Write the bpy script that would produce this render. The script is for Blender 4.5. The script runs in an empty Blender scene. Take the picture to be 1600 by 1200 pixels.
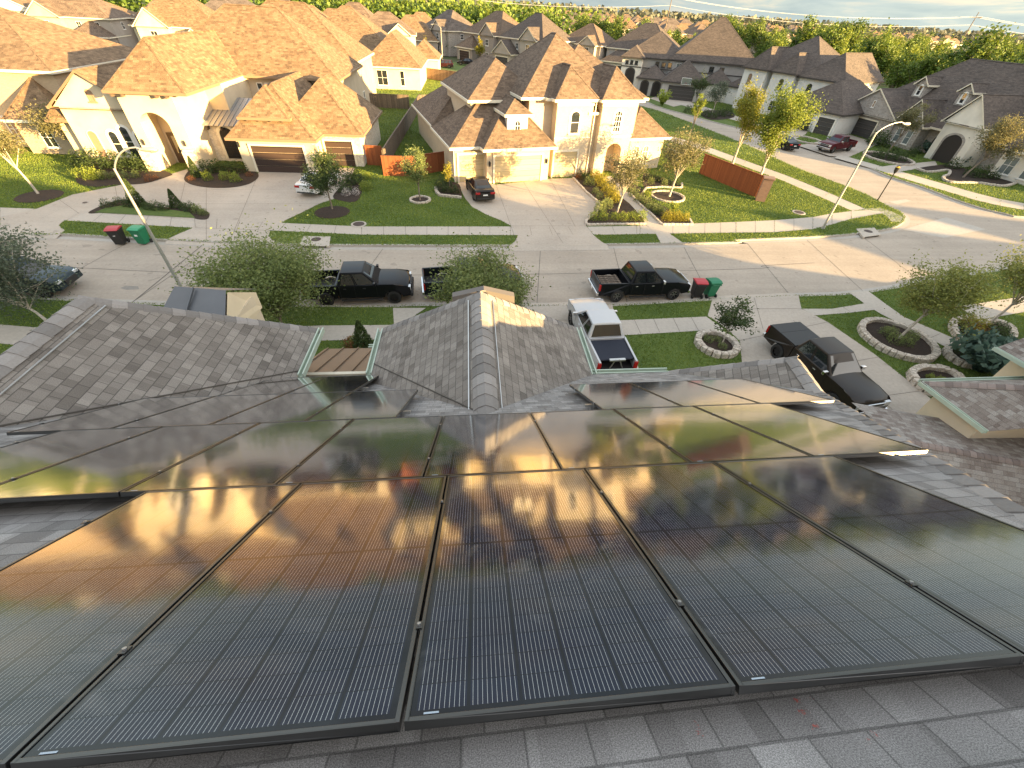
import bpy, math, random
import numpy as np
from mathutils import Vector, Matrix
sc = bpy.context.scene
COL = sc.collection
R = math.radians
def V(*a): return Vector(a)

class MB:
    """collects polygons with automatic metre UVs; build() links them as ONE mesh object"""
    def __init__(s): s.v = []; s.f = []; s.m = []; s.mats = []; s.uv = []
    def mi(s, mat):
        if mat not in s.mats: s.mats.append(mat)
        return s.mats.index(mat)
    def poly(s, pts, mat, uvs=None):
        pts = [Vector(p) for p in pts]
        i = len(s.v); n = len(pts); s.v += pts
        s.f.append(tuple(range(i, i + n))); s.m.append(s.mi(mat))
        if uvs is None:
            nm = Vector((0, 0, 0))
            for k in range(n):
                a, b = pts[k], pts[(k + 1) % n]
                nm += Vector(((a.y - b.y) * (a.z + b.z), (a.z - b.z) * (a.x + b.x), (a.x - b.x) * (a.y + b.y)))
            nm = nm.normalized() if nm.length > 1e-12 else Vector((0, 0, 1))
            if abs(nm.z) > 0.995: u = Vector((1, 0, 0)); w = Vector((0, 1, 0))
            else:
                u = Vector((0, 0, 1)).cross(nm).normalized(); w = nm.cross(u)
            uvs = [(p.dot(u), p.dot(w)) for p in pts]
        s.uv += list(uvs)
    def box(s, x0, x1, y0, y1, z0, z1, mat, skip=''):
        p = lambda a, b, c: (a, b, c)
        F = {'d': [p(x0, y0, z0), p(x0, y1, z0), p(x1, y1, z0), p(x1, y0, z0)],
             'u': [p(x0, y0, z1), p(x1, y0, z1), p(x1, y1, z1), p(x0, y1, z1)],
             'f': [p(x0, y0, z0), p(x1, y0, z0), p(x1, y0, z1), p(x0, y0, z1)],
             'b': [p(x1, y1, z0), p(x0, y1, z0), p(x0, y1, z1), p(x1, y1, z1)],
             'l': [p(x0, y1, z0), p(x0, y0, z0), p(x0, y0, z1), p(x0, y1, z1)],
             'r': [p(x1, y0, z0), p(x1, y1, z0), p(x1, y1, z1), p(x1, y0, z1)]}
        for k, q in F.items():
            if k not in skip: s.poly(q, mat)
    def obox(s, c, ax, hx, hy, hz, mat, skip=''):
        """box of half sizes hx hy hz with its axes in ax (three unit vectors)"""
        c = Vector(c); X, Y, Z = [Vector(a) for a in ax]
        P = lambda a, b, d: c + X * (a * hx) + Y * (b * hy) + Z * (d * hz)
        for q in ([(-1,-1,-1),(-1,1,-1),(1,1,-1),(1,-1,-1)], [(-1,-1,1),(1,-1,1),(1,1,1),(-1,1,1)], [(-1,-1,-1),(1,-1,-1),(1,-1,1),(-1,-1,1)],
                  [(1,1,-1),(-1,1,-1),(-1,1,1),(1,1,1)], [(-1,1,-1),(-1,-1,-1),(-1,-1,1),(-1,1,1)], [(1,-1,-1),(1,1,-1),(1,1,1),(1,-1,1)]):
            s.poly([P(*k) for k in q], mat)
    def prism(s, pts, z0, z1, mat, side=None, top=True, bottom=False):
        if sum(pts[k][0] * pts[(k + 1) % len(pts)][1] - pts[(k + 1) % len(pts)][0] * pts[k][1] for k in range(len(pts))) < 0: pts = pts[::-1]
        n = len(pts)
        if top: s.poly([(p[0], p[1], z1) for p in pts], mat)
        if bottom: s.poly([(p[0], p[1], z0) for p in pts[::-1]], mat)
        for k in range(n):
            a, b = pts[k], pts[(k + 1) % n]
            s.poly([(a[0], a[1], z0), (b[0], b[1], z0), (b[0], b[1], z1), (a[0], a[1], z1)], side or mat)
    def tube(s, path, rad, n, mat, cap=True):
        """path: points; rad: one radius or one per point"""
        path = [Vector(p) for p in path]
        if not hasattr(rad, '__len__'): rad = [rad] * len(path)
        rings = []; prev = None
        for k, p in enumerate(path):
            d = (path[min(k + 1, len(path) - 1)] - path[max(k - 1, 0)]).normalized()
            a = prev - d * prev.dot(d) if prev is not None else (d.cross(V(0, 0, 1)) if abs(d.z) < .95 else d.cross(V(1, 0, 0)))
            a.normalize(); b = d.cross(a); prev = a
            rings.append([p + (a * math.cos(t) + b * math.sin(t)) * rad[k] for t in [2 * math.pi * j / n for j in range(n)]])
        for k in range(len(rings) - 1):
            for j in range(n):
                s.poly([rings[k][j], rings[k][(j + 1) % n], rings[k + 1][(j + 1) % n], rings[k + 1][j]], mat)
        if cap:
            s.poly(rings[0][::-1], mat); s.poly(rings[-1], mat)
    def build(s, name, parent=None, loc=None, smooth=None, weld=False, bevel=None):
        me = bpy.data.meshes.new(name)
        me.from_pydata([tuple(v) for v in s.v], [], s.f)
        for m in s.mats: me.materials.append(m)
        me.polygons.foreach_set('material_index', s.m)
        uvl = me.uv_layers.new(name='UVMap')
        uvl.data.foreach_set('uv', [c for q in s.uv for c in q])
        me.update()
        if weld or smooth is not None or bevel:
            import bmesh
            bm = bmesh.new(); bm.from_mesh(me); bmesh.ops.remove_doubles(bm, verts=bm.verts, dist=1e-4)
            bmesh.ops.recalc_face_normals(bm, faces=bm.faces); bm.to_mesh(me); bm.free()
        if smooth is not None:
            me.polygons.foreach_set('use_smooth', [True] * len(me.polygons))
            me.set_sharp_from_angle(angle=R(smooth))
        o = bpy.data.objects.new(name, me); COL.objects.link(o)
        if loc is not None: o.location = loc
        if parent is not None: o.parent = parent
        if bevel:
            b = o.modifiers.new('bevel', 'BEVEL'); b.width = bevel; b.segments = 3; b.limit_method = 'ANGLE'; b.angle_limit = R(32); b.harden_normals = False
        return o

def tag(o, label=None, cat=None, group=None, kind=None):
    if label: o['label'] = label
    if cat: o['category'] = cat
    if group: o['group'] = group
    if kind: o['kind'] = kind
    return o
def empty(name, loc=(0, 0, 0), rz=0.0):
    o = bpy.data.objects.new(name, None); COL.objects.link(o); o.location = loc; o.rotation_euler = (0, 0, rz); o.empty_display_size = .3
    return o
def copy_tree(o, loc, rz=0.0, scale=None, label=None, group=None):
    c = o.copy(); COL.objects.link(c); c.location = loc; c.rotation_euler = (0, 0, rz)
    if scale: c.scale = (scale if hasattr(scale, '__len__') else (scale,) * 3)
    if label: c['label'] = label
    if group: c['group'] = group
    for ch in list(o.children):
        d = ch.copy(); COL.objects.link(d); d.parent = c
        for g in list(ch.children):
            e = g.copy(); COL.objects.link(e); e.parent = d
    return c
def place(o, loc, rz=0.0, scale=None, label=None, group=None):
    o.location = loc; o.rotation_euler = (0, 0, rz)
    if scale: o.scale = (scale if hasattr(scale, '__len__') else (scale,) * 3)
    if label: o['label'] = label
    if group: o['group'] = group
    return o
def struct(name, mb, **k): return tag(mb.build(name, **k), kind='structure')

# ---------------------------------------------------------------- materials
class NT:
    def __init__(s, name):
        s.mat = bpy.data.materials.new(name); s.mat.use_nodes = True
        s.t = s.mat.node_tree; s.n = s.t.nodes; s.l = s.t.links
        s.b = s.n['Principled BSDF']; s.out = s.n['Material Output']
    def node(s, typ, **k):
        n = s.n.new(typ)
        for a, v in k.items():
            if a.startswith('i_'):
                key = a[2:].replace('_', ' ')
                s.put(n, key, v)
            else: setattr(n, a, v)
        return n
    def put(s, n, key, v):
        i = n.inputs[int(key)] if key.isdigit() else n.inputs[key]
        if hasattr(v, 'is_linked') or isinstance(v, bpy.types.NodeSocket): s.l.new(v, i)
        else:
            if i.type == 'RGBA' and len(v) == 3: v = (*v, 1)
            i.default_value = v
    def set(s, key, v): s.put(s.b, key, v)
    def uv(s): return s.node('ShaderNodeTexCoord').outputs['UV']
    def obj(s): return s.node('ShaderNodeTexCoord').outputs['Object']
    def pos(s): return s.node('ShaderNodeNewGeometry').outputs['Position']
    def noise(s, vec, scale, detail=4, rough=.55, dist=0):
        return s.node('ShaderNodeTexNoise', i_Vector=vec, i_Scale=scale, i_Detail=detail, i_Roughness=rough, i_Distortion=dist).outputs['Fac']
    def ramp(s, fac, stops):
        n = s.node('ShaderNodeValToRGB', i_Fac=fac); e = n.color_ramp.elements
        while len(e) < len(stops): e.new(.5)
        for el, (p, c) in zip(e, stops): el.position = p; el.color = (*c, 1) if len(c) == 3 else c
        return n.outputs['Color']
    def mix(s, fac, a, b, mode='MIX'):
        n = s.n.new('ShaderNodeMix'); n.data_type = 'RGBA'; n.blend_type = mode
        for i, v in ((0, fac), (6, a), (7, b)):
            if isinstance(v, bpy.types.NodeSocket): s.l.new(v, n.inputs[i])
            else: n.inputs[i].default_value = ((*v, 1) if i and len(v) == 3 else v)
        return n.outputs[2]
    def math(s, op, a, b=0.0, c=0.0):
        n = s.n.new('ShaderNodeMath'); n.operation = op
        for i, v in enumerate((a, b, c)):
            if isinstance(v, bpy.types.NodeSocket): s.l.new(v, n.inputs[i])
            elif i < len(n.inputs): n.inputs[i].default_value = v
        return n.outputs[0]
    def bump(s, h, strength=.3, dist=.02):
        n = s.node('ShaderNodeBump', i_Height=h, i_Strength=strength, i_Distance=dist); s.set('Normal', n.outputs['Normal'])
def G3(v): return (v, v, v)
def mul(c, k): return tuple(x * k for x in c)

def m_plain(name, c, rough=.6, metal=0., spec=None, var=.12, scale=3., coat=0.):
    t = NT(name); n = t.noise(t.obj(), scale, 3)
    t.set('Base Color', t.mix(t.math('MULTIPLY', n, 1.0), mul(c, 1 - var), mul(c, 1 + var)))
    t.set('Roughness', rough); t.set('Metallic', metal)
    if coat: t.set('Coat Weight', coat); t.set('Coat Roughness', .04); t.set('Specular IOR Level', .12)
    return t.mat
def m_stucco(name, c, scale=2.0):
    t = NT(name); o = t.obj(); a = t.noise(o, scale * .35, 5, .6); b = t.noise(o, 55, 3)
    t.set('Base Color', t.ramp(a, [(.3, mul(c, .86)), (.7, mul(c, 1.06))])); t.set('Roughness', .9); t.bump(b, .25, .01); return t.mat
def brick_node(t, vec, c1, c2, mortar, w, h, ms=.006, off=.5, bias=0., smooth=.1):
    return t.node('ShaderNodeTexBrick', i_Vector=vec, i_Color1=c1, i_Color2=c2, i_Mortar=mortar, i_Scale=1.0, i_Brick_Width=w, i_Row_Height=h, i_Mortar_Size=ms, i_Mortar_Smooth=smooth, i_Bias=bias, offset=off)
def m_brick(name, c1, c2, mortar, w=.22, h=.075, ms=.01, patch=1.0):
    t = NT(name); u = t.uv(); b = brick_node(t, u, c1, c2, mortar, w, h, ms); n = t.noise(u, 1.3, 4)
    col = t.mix(.5, b.outputs['Color'], t.ramp(n, [(.3, mul(c1, .8)), (.7, mul(c2, 1.15))]), 'MIX')
    t.set('Base Color', col); t.set('Roughness', .9); t.bump(b.outputs['Fac'], .4, -.01); return t.mat
def m_stone(name, cs, mortar, scale=3.0, squash=1.6):
    t = NT(name); u = t.uv(); mp = t.node('ShaderNodeMapping', i_Vector=u, i_Scale=(scale, scale * squash, scale))
    v = t.node('ShaderNodeTexVoronoi', i_Vector=mp.outputs[0], i_Scale=1.0); e = t.node('ShaderNodeTexVoronoi', i_Vector=mp.outputs[0], i_Scale=1.0, feature='DISTANCE_TO_EDGE')
    sep = t.node('ShaderNodeSeparateColor', i_Color=v.outputs['Color'])
    c = t.ramp(sep.outputs[0], [(0, cs[0]), (.5, cs[1]), (1, cs[2])])
    k = t.math('LESS_THAN', e.outputs['Distance'], .05)
    t.set('Base Color', t.mix(k, c, mortar)); t.set('Roughness', .9); t.bump(t.math('MINIMUM', e.outputs['Distance'], .15), .5, .06); return t.mat
def m_shingle(name, ca, cb, cc, w=.30, h=.145, contrast=1.0, grain=60.0, line=.35, ms=.006):
    """laminated shingles: random tabs of three tones in courses, dark butt lines, granule speckle"""
    t = NT(name); u = t.uv()
    b1 = brick_node(t, u, G3(0.0), G3(1.0), G3(.5), w, h, 0.0, .37)
    mp = t.node('ShaderNodeMapping', i_Vector=u, i_Location=(.11, 0, 0)); b2 = brick_node(t, mp.outputs[0], G3(0.0), G3(1.0), G3(.5), w * .57, h, 0.0, .61)
    s = t.math('ADD', t.math('MULTIPLY', b1.outputs['Color'], .6), t.math('MULTIPLY', b2.outputs['Color'], .4))
    big = t.noise(u, .45, 3); s = t.math('ADD', t.math('MULTIPLY', s, .8), t.math('MULTIPLY', t.math('SUBTRACT', big, .5), .5))
    col = t.ramp(t.math('ADD', s, .08), [(.12, ca), (.45, cb), (.85, cc)])
    b3 = brick_node(t, u, G3(1), G3(1), G3(0), w, h, ms, .37, 0, .3)
    sx = t.node('ShaderNodeSeparateXYZ', i_Vector=u); fr = t.math('FRACT', t.math('DIVIDE', sx.outputs[1], h))
    butt = t.math('LESS_THAN', fr, .05)
    dark = t.math('MAXIMUM', t.math('SUBTRACT', 1.0, b3.outputs['Color']), butt)
    gr = t.noise(u, grain, 3, .8)
    col = t.mix(t.math('MULTIPLY', dark, line), col, mul(ca, .25))
    col = t.mix(.8, col, t.ramp(gr, [(.38, G3(.3)), (.5, G3(.85)), (.62, G3(1.5))]), 'MULTIPLY')
    col = t.mix(.35, col, G3(1.6), 'MULTIPLY')
    t.set('Base Color', col); t.set('Roughness', .92)
    hgt = t.math('ADD', t.math('MULTIPLY', t.math('SUBTRACT', 1.0, fr), .55), t.math('MULTIPLY', gr, .25)); hgt = t.math('ADD', hgt, t.math('MULTIPLY', s, .35))
    t.bump(hgt, .6, .012); return t.mat
def m_plank(name, c1, c2, w=.14, gap=.008, along='v'):
    t = NT(name); u = t.uv(); sx = t.node('ShaderNodeSeparateXYZ', i_Vector=u); a = sx.outputs[0 if along == 'v' else 1]
    k = t.math('DIVIDE', a, w); fl = t.math('FLOOR', k); fr = t.math('FRACT', k)
    rnd = t.node('ShaderNodeTexWhiteNoise', noise_dimensions='1D', i_W=fl).outputs['Value']
    mp = t.node('ShaderNodeMapping', i_Vector=u, i_Scale=(14, 1.2, 1) if along == 'v' else (1.2, 14, 1)); n = t.noise(mp.outputs[0], 1.0, 5)
    s = t.math('ADD', t.math('MULTIPLY', rnd, .6), t.math('MULTIPLY', n, .5)); col = t.ramp(s, [(.15, c1), (.85, c2)])
    g = t.math('LESS_THAN', fr, gap / w); t.set('Base Color', t.mix(g, col, mul(c1, .25))); t.set('Roughness', .85); t.bump(fr, .2, .01); return t.mat
def m_concrete(name, c, joint=None, ang=0.0, stain=.25, tracks=0.0):
    t = NT(name); p = t.pos(); a = t.noise(p, .22, 5, .6); b = t.noise(p, 6, 5, .65); d = t.noise(p, 90, 2)
    col = t.ramp(a, [(.25, mul(c, 1 - stain)), (.75, mul(c, 1 + stain * .4))])
    col = t.mix(.3, col, t.ramp(b, [(.35, mul(c, .7)), (.65, mul(c, 1.15))]))
    col = t.mix(.25, col, t.ramp(d, [(.3, G3(.5)), (.7, G3(1.2))]), 'MULTIPLY')
    if tracks:
        mp = t.node('ShaderNodeMapping', i_Vector=p, i_Scale=(.05, 1.1, 1)); tr = t.noise(mp.outputs[0], 1.0, 4, .6); sp = t.noise(p, 1.6, 3, .4)
        col = t.mix(tracks, col, t.ramp(tr, [(.38, G3(.62)), (.6, G3(1.12))]), 'MULTIPLY'); col = t.mix(t.math('MULTIPLY', t.math('GREATER_THAN', sp, .69), .35), col, mul(c, .35))
    t.set('Base Color', col); t.set('Roughness', .9); t.bump(d, .1, .004); return t.mat
def m_grass(name, c1, c2, c3):
    t = NT(name); p = t.pos(); a = t.noise(p, .28, 5, .6); b = t.noise(p, 3.2, 5, .7); d = t.noise(p, 28, 4, .8)
    s = t.math('ADD', t.math('MULTIPLY', a, .4), t.math('ADD', t.math('MULTIPLY', b, .35), t.math('MULTIPLY', d, .4))); s = t.math('SUBTRACT', s, .05)
    t.set('Base Color', t.ramp(s, [(.34, c1), (.52, c2), (.72, c3)])); t.set('Roughness', .95); t.bump(t.math('ADD', t.math('MULTIPLY', b, .4), d), .8, .05); return t.mat
def m_leaf(name, c1, c2, c3, trans=.35):
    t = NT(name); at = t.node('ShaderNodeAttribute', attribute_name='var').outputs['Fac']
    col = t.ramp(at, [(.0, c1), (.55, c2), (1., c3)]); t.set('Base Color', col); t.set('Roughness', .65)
    tr = t.node('ShaderNodeBsdfTranslucent', i_Color=t.mix(.5, col, c3)); mx = t.node('ShaderNodeMixShader', i_0=trans)
    t.l.new(t.b.outputs[0], mx.inputs[1]); t.l.new(tr.outputs[0], mx.inputs[2]); t.l.new(mx.outputs[0], t.out.inputs['Surface']); return t.mat
def m_glass(name, c=(.02, .025, .03), rough=.04, blind=0.0):
    t = NT(name); n = t.noise(t.obj(), .8, 2)
    t.set('Base Color', t.mix(n, mul(c, .5), mul(c, 1.5))); t.set('Roughness', rough); t.set('IOR', 1.6); t.set('Specular IOR Level', .8); return t.mat
def m_bark(name, c):
    t = NT(name); o = t.obj(); mp = t.node('ShaderNodeMapping', i_Vector=o, i_Scale=(12, 12, 2.5)); n = t.noise(mp.outputs[0], 1, 5)
    t.set('Base Color', t.ramp(n, [(.3, mul(c, .6)), (.7, mul(c, 1.2))])); t.set('Roughness', .95); t.bump(n, .5, .02); return t.mat

M = {}
# roofs
M['own_shingle'] = m_shingle('own_shingle', (.115, .101, .089), (.178, .159, .142), (.25, .227, .204), .235, .148, grain=190, line=.6)
M['own_main_lit'] = m_shingle('own_main_lit_shingle', (.135, .126, .121), (.21, .199, .192), (.31, .297, .288), .20, .138, grain=230, line=.5, ms=.004); M['own_cap'] = m_shingle('own_cap', (.15, .14, .135), (.22, .205, .195), (.30, .285, .27), 3.0, .22, grain=190, line=.6)  # main slope: same shingles, with extra skylight put into the colour
M['neighbour_shingle'] = m_shingle('neighbour_shingle', (.125, .10, .088), (.195, .17, .152), (.28, .265, .245), .31, .15, line=.5)
M['tan_shingle'] = m_shingle('tan_shingle', (.10, .064, .036), (.165, .109, .062), (.245, .165, .098), .45, .2, grain=20, line=.25)
M['brown_shingle'] = m_shingle('brown_shingle', (.076, .052, .036), (.118, .083, .058), (.168, .122, .087), .4, .16, grain=25, line=.25)
M['grey_shingle'] = m_shingle('grey_shingle', (.055, .045, .040), (.082, .066, .057), (.115, .092, .08), .4, .16, grain=25, line=.3)
M['far_shingle'] = m_shingle('far_shingle', (.09, .063, .047), (.13, .095, .07), (.18, .13, .095), 1.2, .5, grain=6, line=.1)
M['far_grey'] = m_shingle('far_grey', (.07, .055, .047), (.10, .08, .068), (.135, .11, .095), 1.2, .5, grain=6, line=.1)
def m_seam(name, c):
    t = NT(name); n = t.noise(t.obj(), 2.5, 3); t.set('Base Color', t.mix(n, mul(c, .85), mul(c, 1.15))); t.set('Metallic', .45); t.set('Roughness', .42); return t.mat
M['metal_roof_grey'] = m_seam('metal_roof_grey', (.30, .31, .33)); M['metal_roof_brown'] = m_seam('metal_roof_brown', (.21, .155, .115)); M['metal_roof_dark'] = m_seam('metal_roof_dark', (.12, .13, .145))
# walls
M['cream'] = m_stucco('cream_stucco', (.66, .56, .40)); M['white'] = m_stucco('white_stucco', (.74, .70, .62)); M['beige'] = m_stucco('beige_stucco', (.50, .42, .32)); M['taupe'] = m_stucco('taupe_stucco', (.38, .34, .30)); M['greystucco'] = m_stucco('grey_stucco', (.42, .40, .38))
M['cream_brick'] = m_brick('cream_brick', (.62, .52, .38), (.52, .43, .31), (.55, .48, .38)); M['tan_brick'] = m_brick('tan_brick', (.55, .42, .28), (.42, .31, .2), (.5, .42, .32)); M['white_brick'] = m_brick('white_brick', (.78, .77, .74), (.68, .67, .65), (.62, .61, .6))
M['grey_brick'] = m_brick('grey_brick', (.33, .29, .26), (.22, .19, .175), (.4, .37, .34)); M['brown_brick'] = m_brick('brown_brick', (.27, .17, .125), (.17, .10, .075), (.3, .25, .22))
M['cream_stone'] = m_stone('cream_stone', ((.62, .54, .42), (.7, .63, .52), (.55, .46, .34)), (.5, .44, .36)); M['grey_stone'] = m_stone('grey_stone', ((.30, .27, .245), (.42, .385, .35), (.22, .195, .18)), (.36, .33, .3), 4.0, 2.0)
M['parapet'] = m_stucco('parapet_stucco', (.15, .135, .125)); M['own_wall'] = m_stucco('own_wall', (.62, .53, .40))
M['trim'] = m_plain('trim_paint', (.72, .66, .53), .6); M['trim_white'] = m_plain('trim_white', (.78, .76, .72), .6); M['trim_dark'] = m_plain('trim_dark', (.05, .043, .04), .6); M['gutter_green'] = m_plain('gutter_green', (.42, .50, .42), .45); M['trim_tan'] = m_plain('trim_tan', (.24, .165, .105), .6); M['trim_brown'] = m_plain('trim_brown', (.12, .09, .07), .6)
M['door_tan'] = m_plank('door_tan', (.50, .40, .22), (.58, .47, .28), .5, .02, 'h'); M['door_dark'] = m_plank('door_dark', (.032, .019, .015), (.05, .03, .023), .53, .03, 'h'); M['door_char'] = m_plank('door_char', (.05, .047, .045), (.065, .06, .057), .53, .03, 'h'); M['wood_door'] = m_plain('wood_door', (.06, .035, .022), .5)
M['glass'] = m_glass('window_glass'); M['glass_blue'] = m_glass('window_glass_light', (.16, .19, .19), .08); M['shade'] = m_plain('window_shade', (.5, .42, .28), .5); M['dark_void'] = m_plain('dark_interior', (.03, .025, .022), .9); M['iron'] = m_plain('black_iron', (.012, .012, .013), .45)
M['shutter_brown'] = m_plain('louver_brown', (.30, .2, .13), .7)
# ground
M['grass'] = m_grass('lawn_grass', (.040, .075, .012), (.078, .125, .020), (.14, .175, .035)); M['far_grass'] = m_grass('far_grass', (.03, .045, .012), (.05, .07, .02), (.085, .1, .03))
M['road'] = m_concrete('road_concrete', (.41, .355, .295), tracks=.22); M['walk'] = m_concrete('walk_concrete', (.46, .415, .36), stain=.15); M['drive'] = m_concrete('drive_concrete', (.46, .405, .345), stain=.25, tracks=.12); M['kerb'] = m_concrete('kerb_concrete', (.42, .39, .35)); M['joint'] = m_plain('joint_tar', (.09, .08, .07), .9)
M['mulch'] = m_grass('bark_mulch', (.012, .008, .006), (.03, .018, .012), (.06, .036, .024)); M['edging'] = m_stone('edging_stone', ((.5, .44, .37), (.58, .52, .45), (.4, .35, .29)), (.28, .24, .2), 4.0, 1.5)
M['patch'] = m_concrete('patch_concrete', (.46, .425, .375)); M['stain'] = m_concrete('tyre_stain', (.26, .24, .215))
# fences
M['cedar'] = m_plank('cedar_stain', (.20, .055, .018), (.30, .095, .032)); M['old_fence'] = m_plank('weathered_fence', (.085, .065, .05), (.19, .145, .11)); M['brown_fence'] = m_plank('brown_fence', (.16, .10, .06), (.30, .2, .125)); M['red_fence'] = m_plank('dark_red_fence', (.07, .022, .012), (.11, .036, .02))
# metals and paint
M['galv'] = m_plain('galvanised_steel', (.42, .42, .40), .45, .6); M['alu_black'] = m_plain('black_anodised', (.014, .014, .014), .28, 0., var=.05); M['alu_black'].node_tree.nodes['Principled BSDF'].inputs['IOR'].default_value = 1.85; M['alu_black'].node_tree.nodes['Principled BSDF'].inputs['Specular IOR Level'].default_value = .5; M['alu'] = m_plain('aluminium', (.55, .55, .54), .35, .9)
M['rubber'] = m_plain('rubber', (.018, .018, .018), .8); M['chrome'] = m_plain('chrome', (.62, .62, .63), .15, 1.0); M['rim_grey'] = m_plain('alloy_rim', (.4, .4, .41), .3, .9); M['rim_black'] = m_plain('black_rim', (.02, .02, .02), .35, .3)
M['car_glass'] = m_glass('car_glass', (.012, .015, .018), .03); M['plastic'] = m_plain('black_plastic', (.02, .02, .021), .55); M['lamp_clear'] = m_plain('headlight_lens', (.6, .62, .64), .1, .2); M['lamp_red'] = m_plain('tail_lens', (.35, .012, .012), .2)
for k, c in dict(black=(.008, .009, .012), darkgreen=(.012, .016, .02), charcoal=(.028, .024, .023), silver=(.50, .51, .53), white_p=(.72, .72, .71), maroon=(.085, .014, .02), bronze=(.030, .024, .020), teal=(.03, .045, .055), cherry=(.045, .014, .014)).items():
    M[k] = m_plain('paint_' + k, c, .28, .25, var=.04, coat=.25)
M['navy'] = m_plain('navy_tarp', (.012, .016, .03), .8); M['bin_black'] = m_plain('bin_black', (.02, .019, .019), .55); M['bin_red'] = m_plain('bin_red', (.40, .035, .045), .5); M['bin_green'] = m_plain('bin_green', (.012, .16, .075), .5); M['bin_green_lid'] = m_plain('bin_green_lid', (.02, .26, .12), .5)
M['sticker'] = m_plain('pale_sticker', (.38, .46, .55), .5); M['yellow'] = m_plain('sign_yellow', (.6, .36, .03), .5); M['stripe'] = m_plain('white_plastic', (.7, .7, .7), .5); M['manhole'] = m_plain('cast_iron', (.07, .05, .045), .7, .3)
# plants
M['leaf_olive'] = m_leaf('leaf_olive', (.075, .105, .03), (.16, .21, .062), (.27, .31, .11)); M['leaf_pale'] = m_leaf('leaf_pale', (.11, .135, .03), (.22, .25, .06), (.36, .36, .10)); M['leaf_dark'] = m_leaf('leaf_dark', (.024, .044, .012), (.05, .085, .022), (.1, .14, .04)); M['leaf_yellow'] = m_leaf('leaf_yellow', (.11, .13, .014), (.23, .24, .025), (.37, .36, .05))
M['leaf_grey'] = m_leaf('leaf_grey', (.055, .075, .05), (.10, .13, .085), (.17, .2, .13)); M['leaf_lime'] = m_leaf('leaf_lime', (.10, .15, .02), (.19, .25, .032), (.32, .37, .06)); M['leaf_sparse'] = m_leaf('leaf_sparse', (.10, .10, .04), (.17, .165, .07), (.25, .23, .10)); M['leaf_juniper'] = m_leaf('leaf_juniper', (.03, .06, .05), (.06, .11, .09), (.1, .17, .13))
M['leaf_forest'] = m_leaf('leaf_forest', (.035, .075, .010), (.10, .165, .02), (.23, .29, .035), .25); M['leaf_gold'] = m_leaf('leaf_gold', (.12, .12, .012), (.27, .25, .022), (.42, .36, .04)); M['leaf_red'] = m_leaf('leaf_red', (.1, .03, .02), (.2, .08, .03), (.3, .14, .05)); M['grass_blade'] = m_leaf('grass_blade', (.075, .13, .016), (.15, .225, .03), (.27, .32, .055), .3); M['petal'] = m_leaf('petal', (.6, .5, .5), (.7, .65, .6), (.75, .72, .7))
M['bark'] = m_bark('bark', (.22, .18, .14)); M['bark_pale'] = m_bark('bark_pale', (.50, .45, .38))

# ---------------------------------------------------------------- ground, street, kerbs, walks, drives
def offset(pl, d):
    """polyline moved d metres to its left"""
    out = []
    for k, p in enumerate(pl):
        a = Vector(pl[max(k - 1, 0)]); b = Vector(pl[min(k + 1, len(pl) - 1)]); t = (b - a).normalized()
        out.append((p[0] - t.y * d, p[1] + t.x * d))
    return out
EXCL = []
def strip(mb, a, b, z, mat, zb=None):
    if z > .006: EXCL.extend([[a[k][:2], a[k + 1][:2], b[k + 1][:2], b[k][:2]] for k in range(min(len(a), len(b)) - 1)])
    for k in range(min(len(a), len(b)) - 1):
        mb.poly([(a[k][0], a[k][1], z), (a[k + 1][0], a[k + 1][1], z), (b[k + 1][0], b[k + 1][1], zb if zb is not None else z), (b[k][0], b[k][1], zb if zb is not None else z)], mat)
def line(mb, a, b, w, z, mat):
    a = Vector((a[0], a[1])); b = Vector((b[0], b[1])); t = (b - a).normalized(); n = Vector((-t.y, t.x)) * w / 2
    mb.poly([(a.x - n.x, a.y - n.y, z), (b.x - n.x, b.y - n.y, z), (b.x + n.x, b.y + n.y, z), (a.x + n.x, a.y + n.y, z)], mat)
def smooth_pl(pl, n=4, closed=False):
    out = []; m = len(pl)
    for k in range(m if closed else m - 1):
        g = (lambda i: pl[i % m]) if closed else (lambda i: pl[min(max(i, 0), m - 1)])
        p0, p1, p2, p3 = [Vector(g(k + i)[:2]) for i in (-1, 0, 1, 2)]
        for j in range(n):
            t = j / n
            q = .5 * ((2 * p1) + (p2 - p0) * t + (2 * p0 - 5 * p1 + 4 * p2 - p3) * t * t + (3 * p1 - p0 - 3 * p2 + p3) * t ** 3)
            out.append((q.x, q.y))
    if not closed: out.append(tuple(pl[-1][:2]))
    return out
def sheet(name, pts, z, mat, sm=False):
    mb = MB(); pts = smooth_pl(pts, 4, True) if sm else pts
    if name != 'lawn': EXCL.append([p[:2] for p in pts])
    if sum(pts[k][0] * pts[(k + 1) % len(pts)][1] - pts[(k + 1) % len(pts)][0] * pts[k][1] for k in range(len(pts))) < 0: pts = pts[::-1]
    mb.poly([(p[0], p[1], z) for p in pts], mat); return struct(name, mb)

mb = MB()
for a, b, c, d in ((-4000, 4000, -600, 4500),): mb.poly([(a, c, -.17), (b, c, -.17), (b, d, -.17), (a, d, -.17)], M['far_grass'])
struct('ground', mb)

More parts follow.
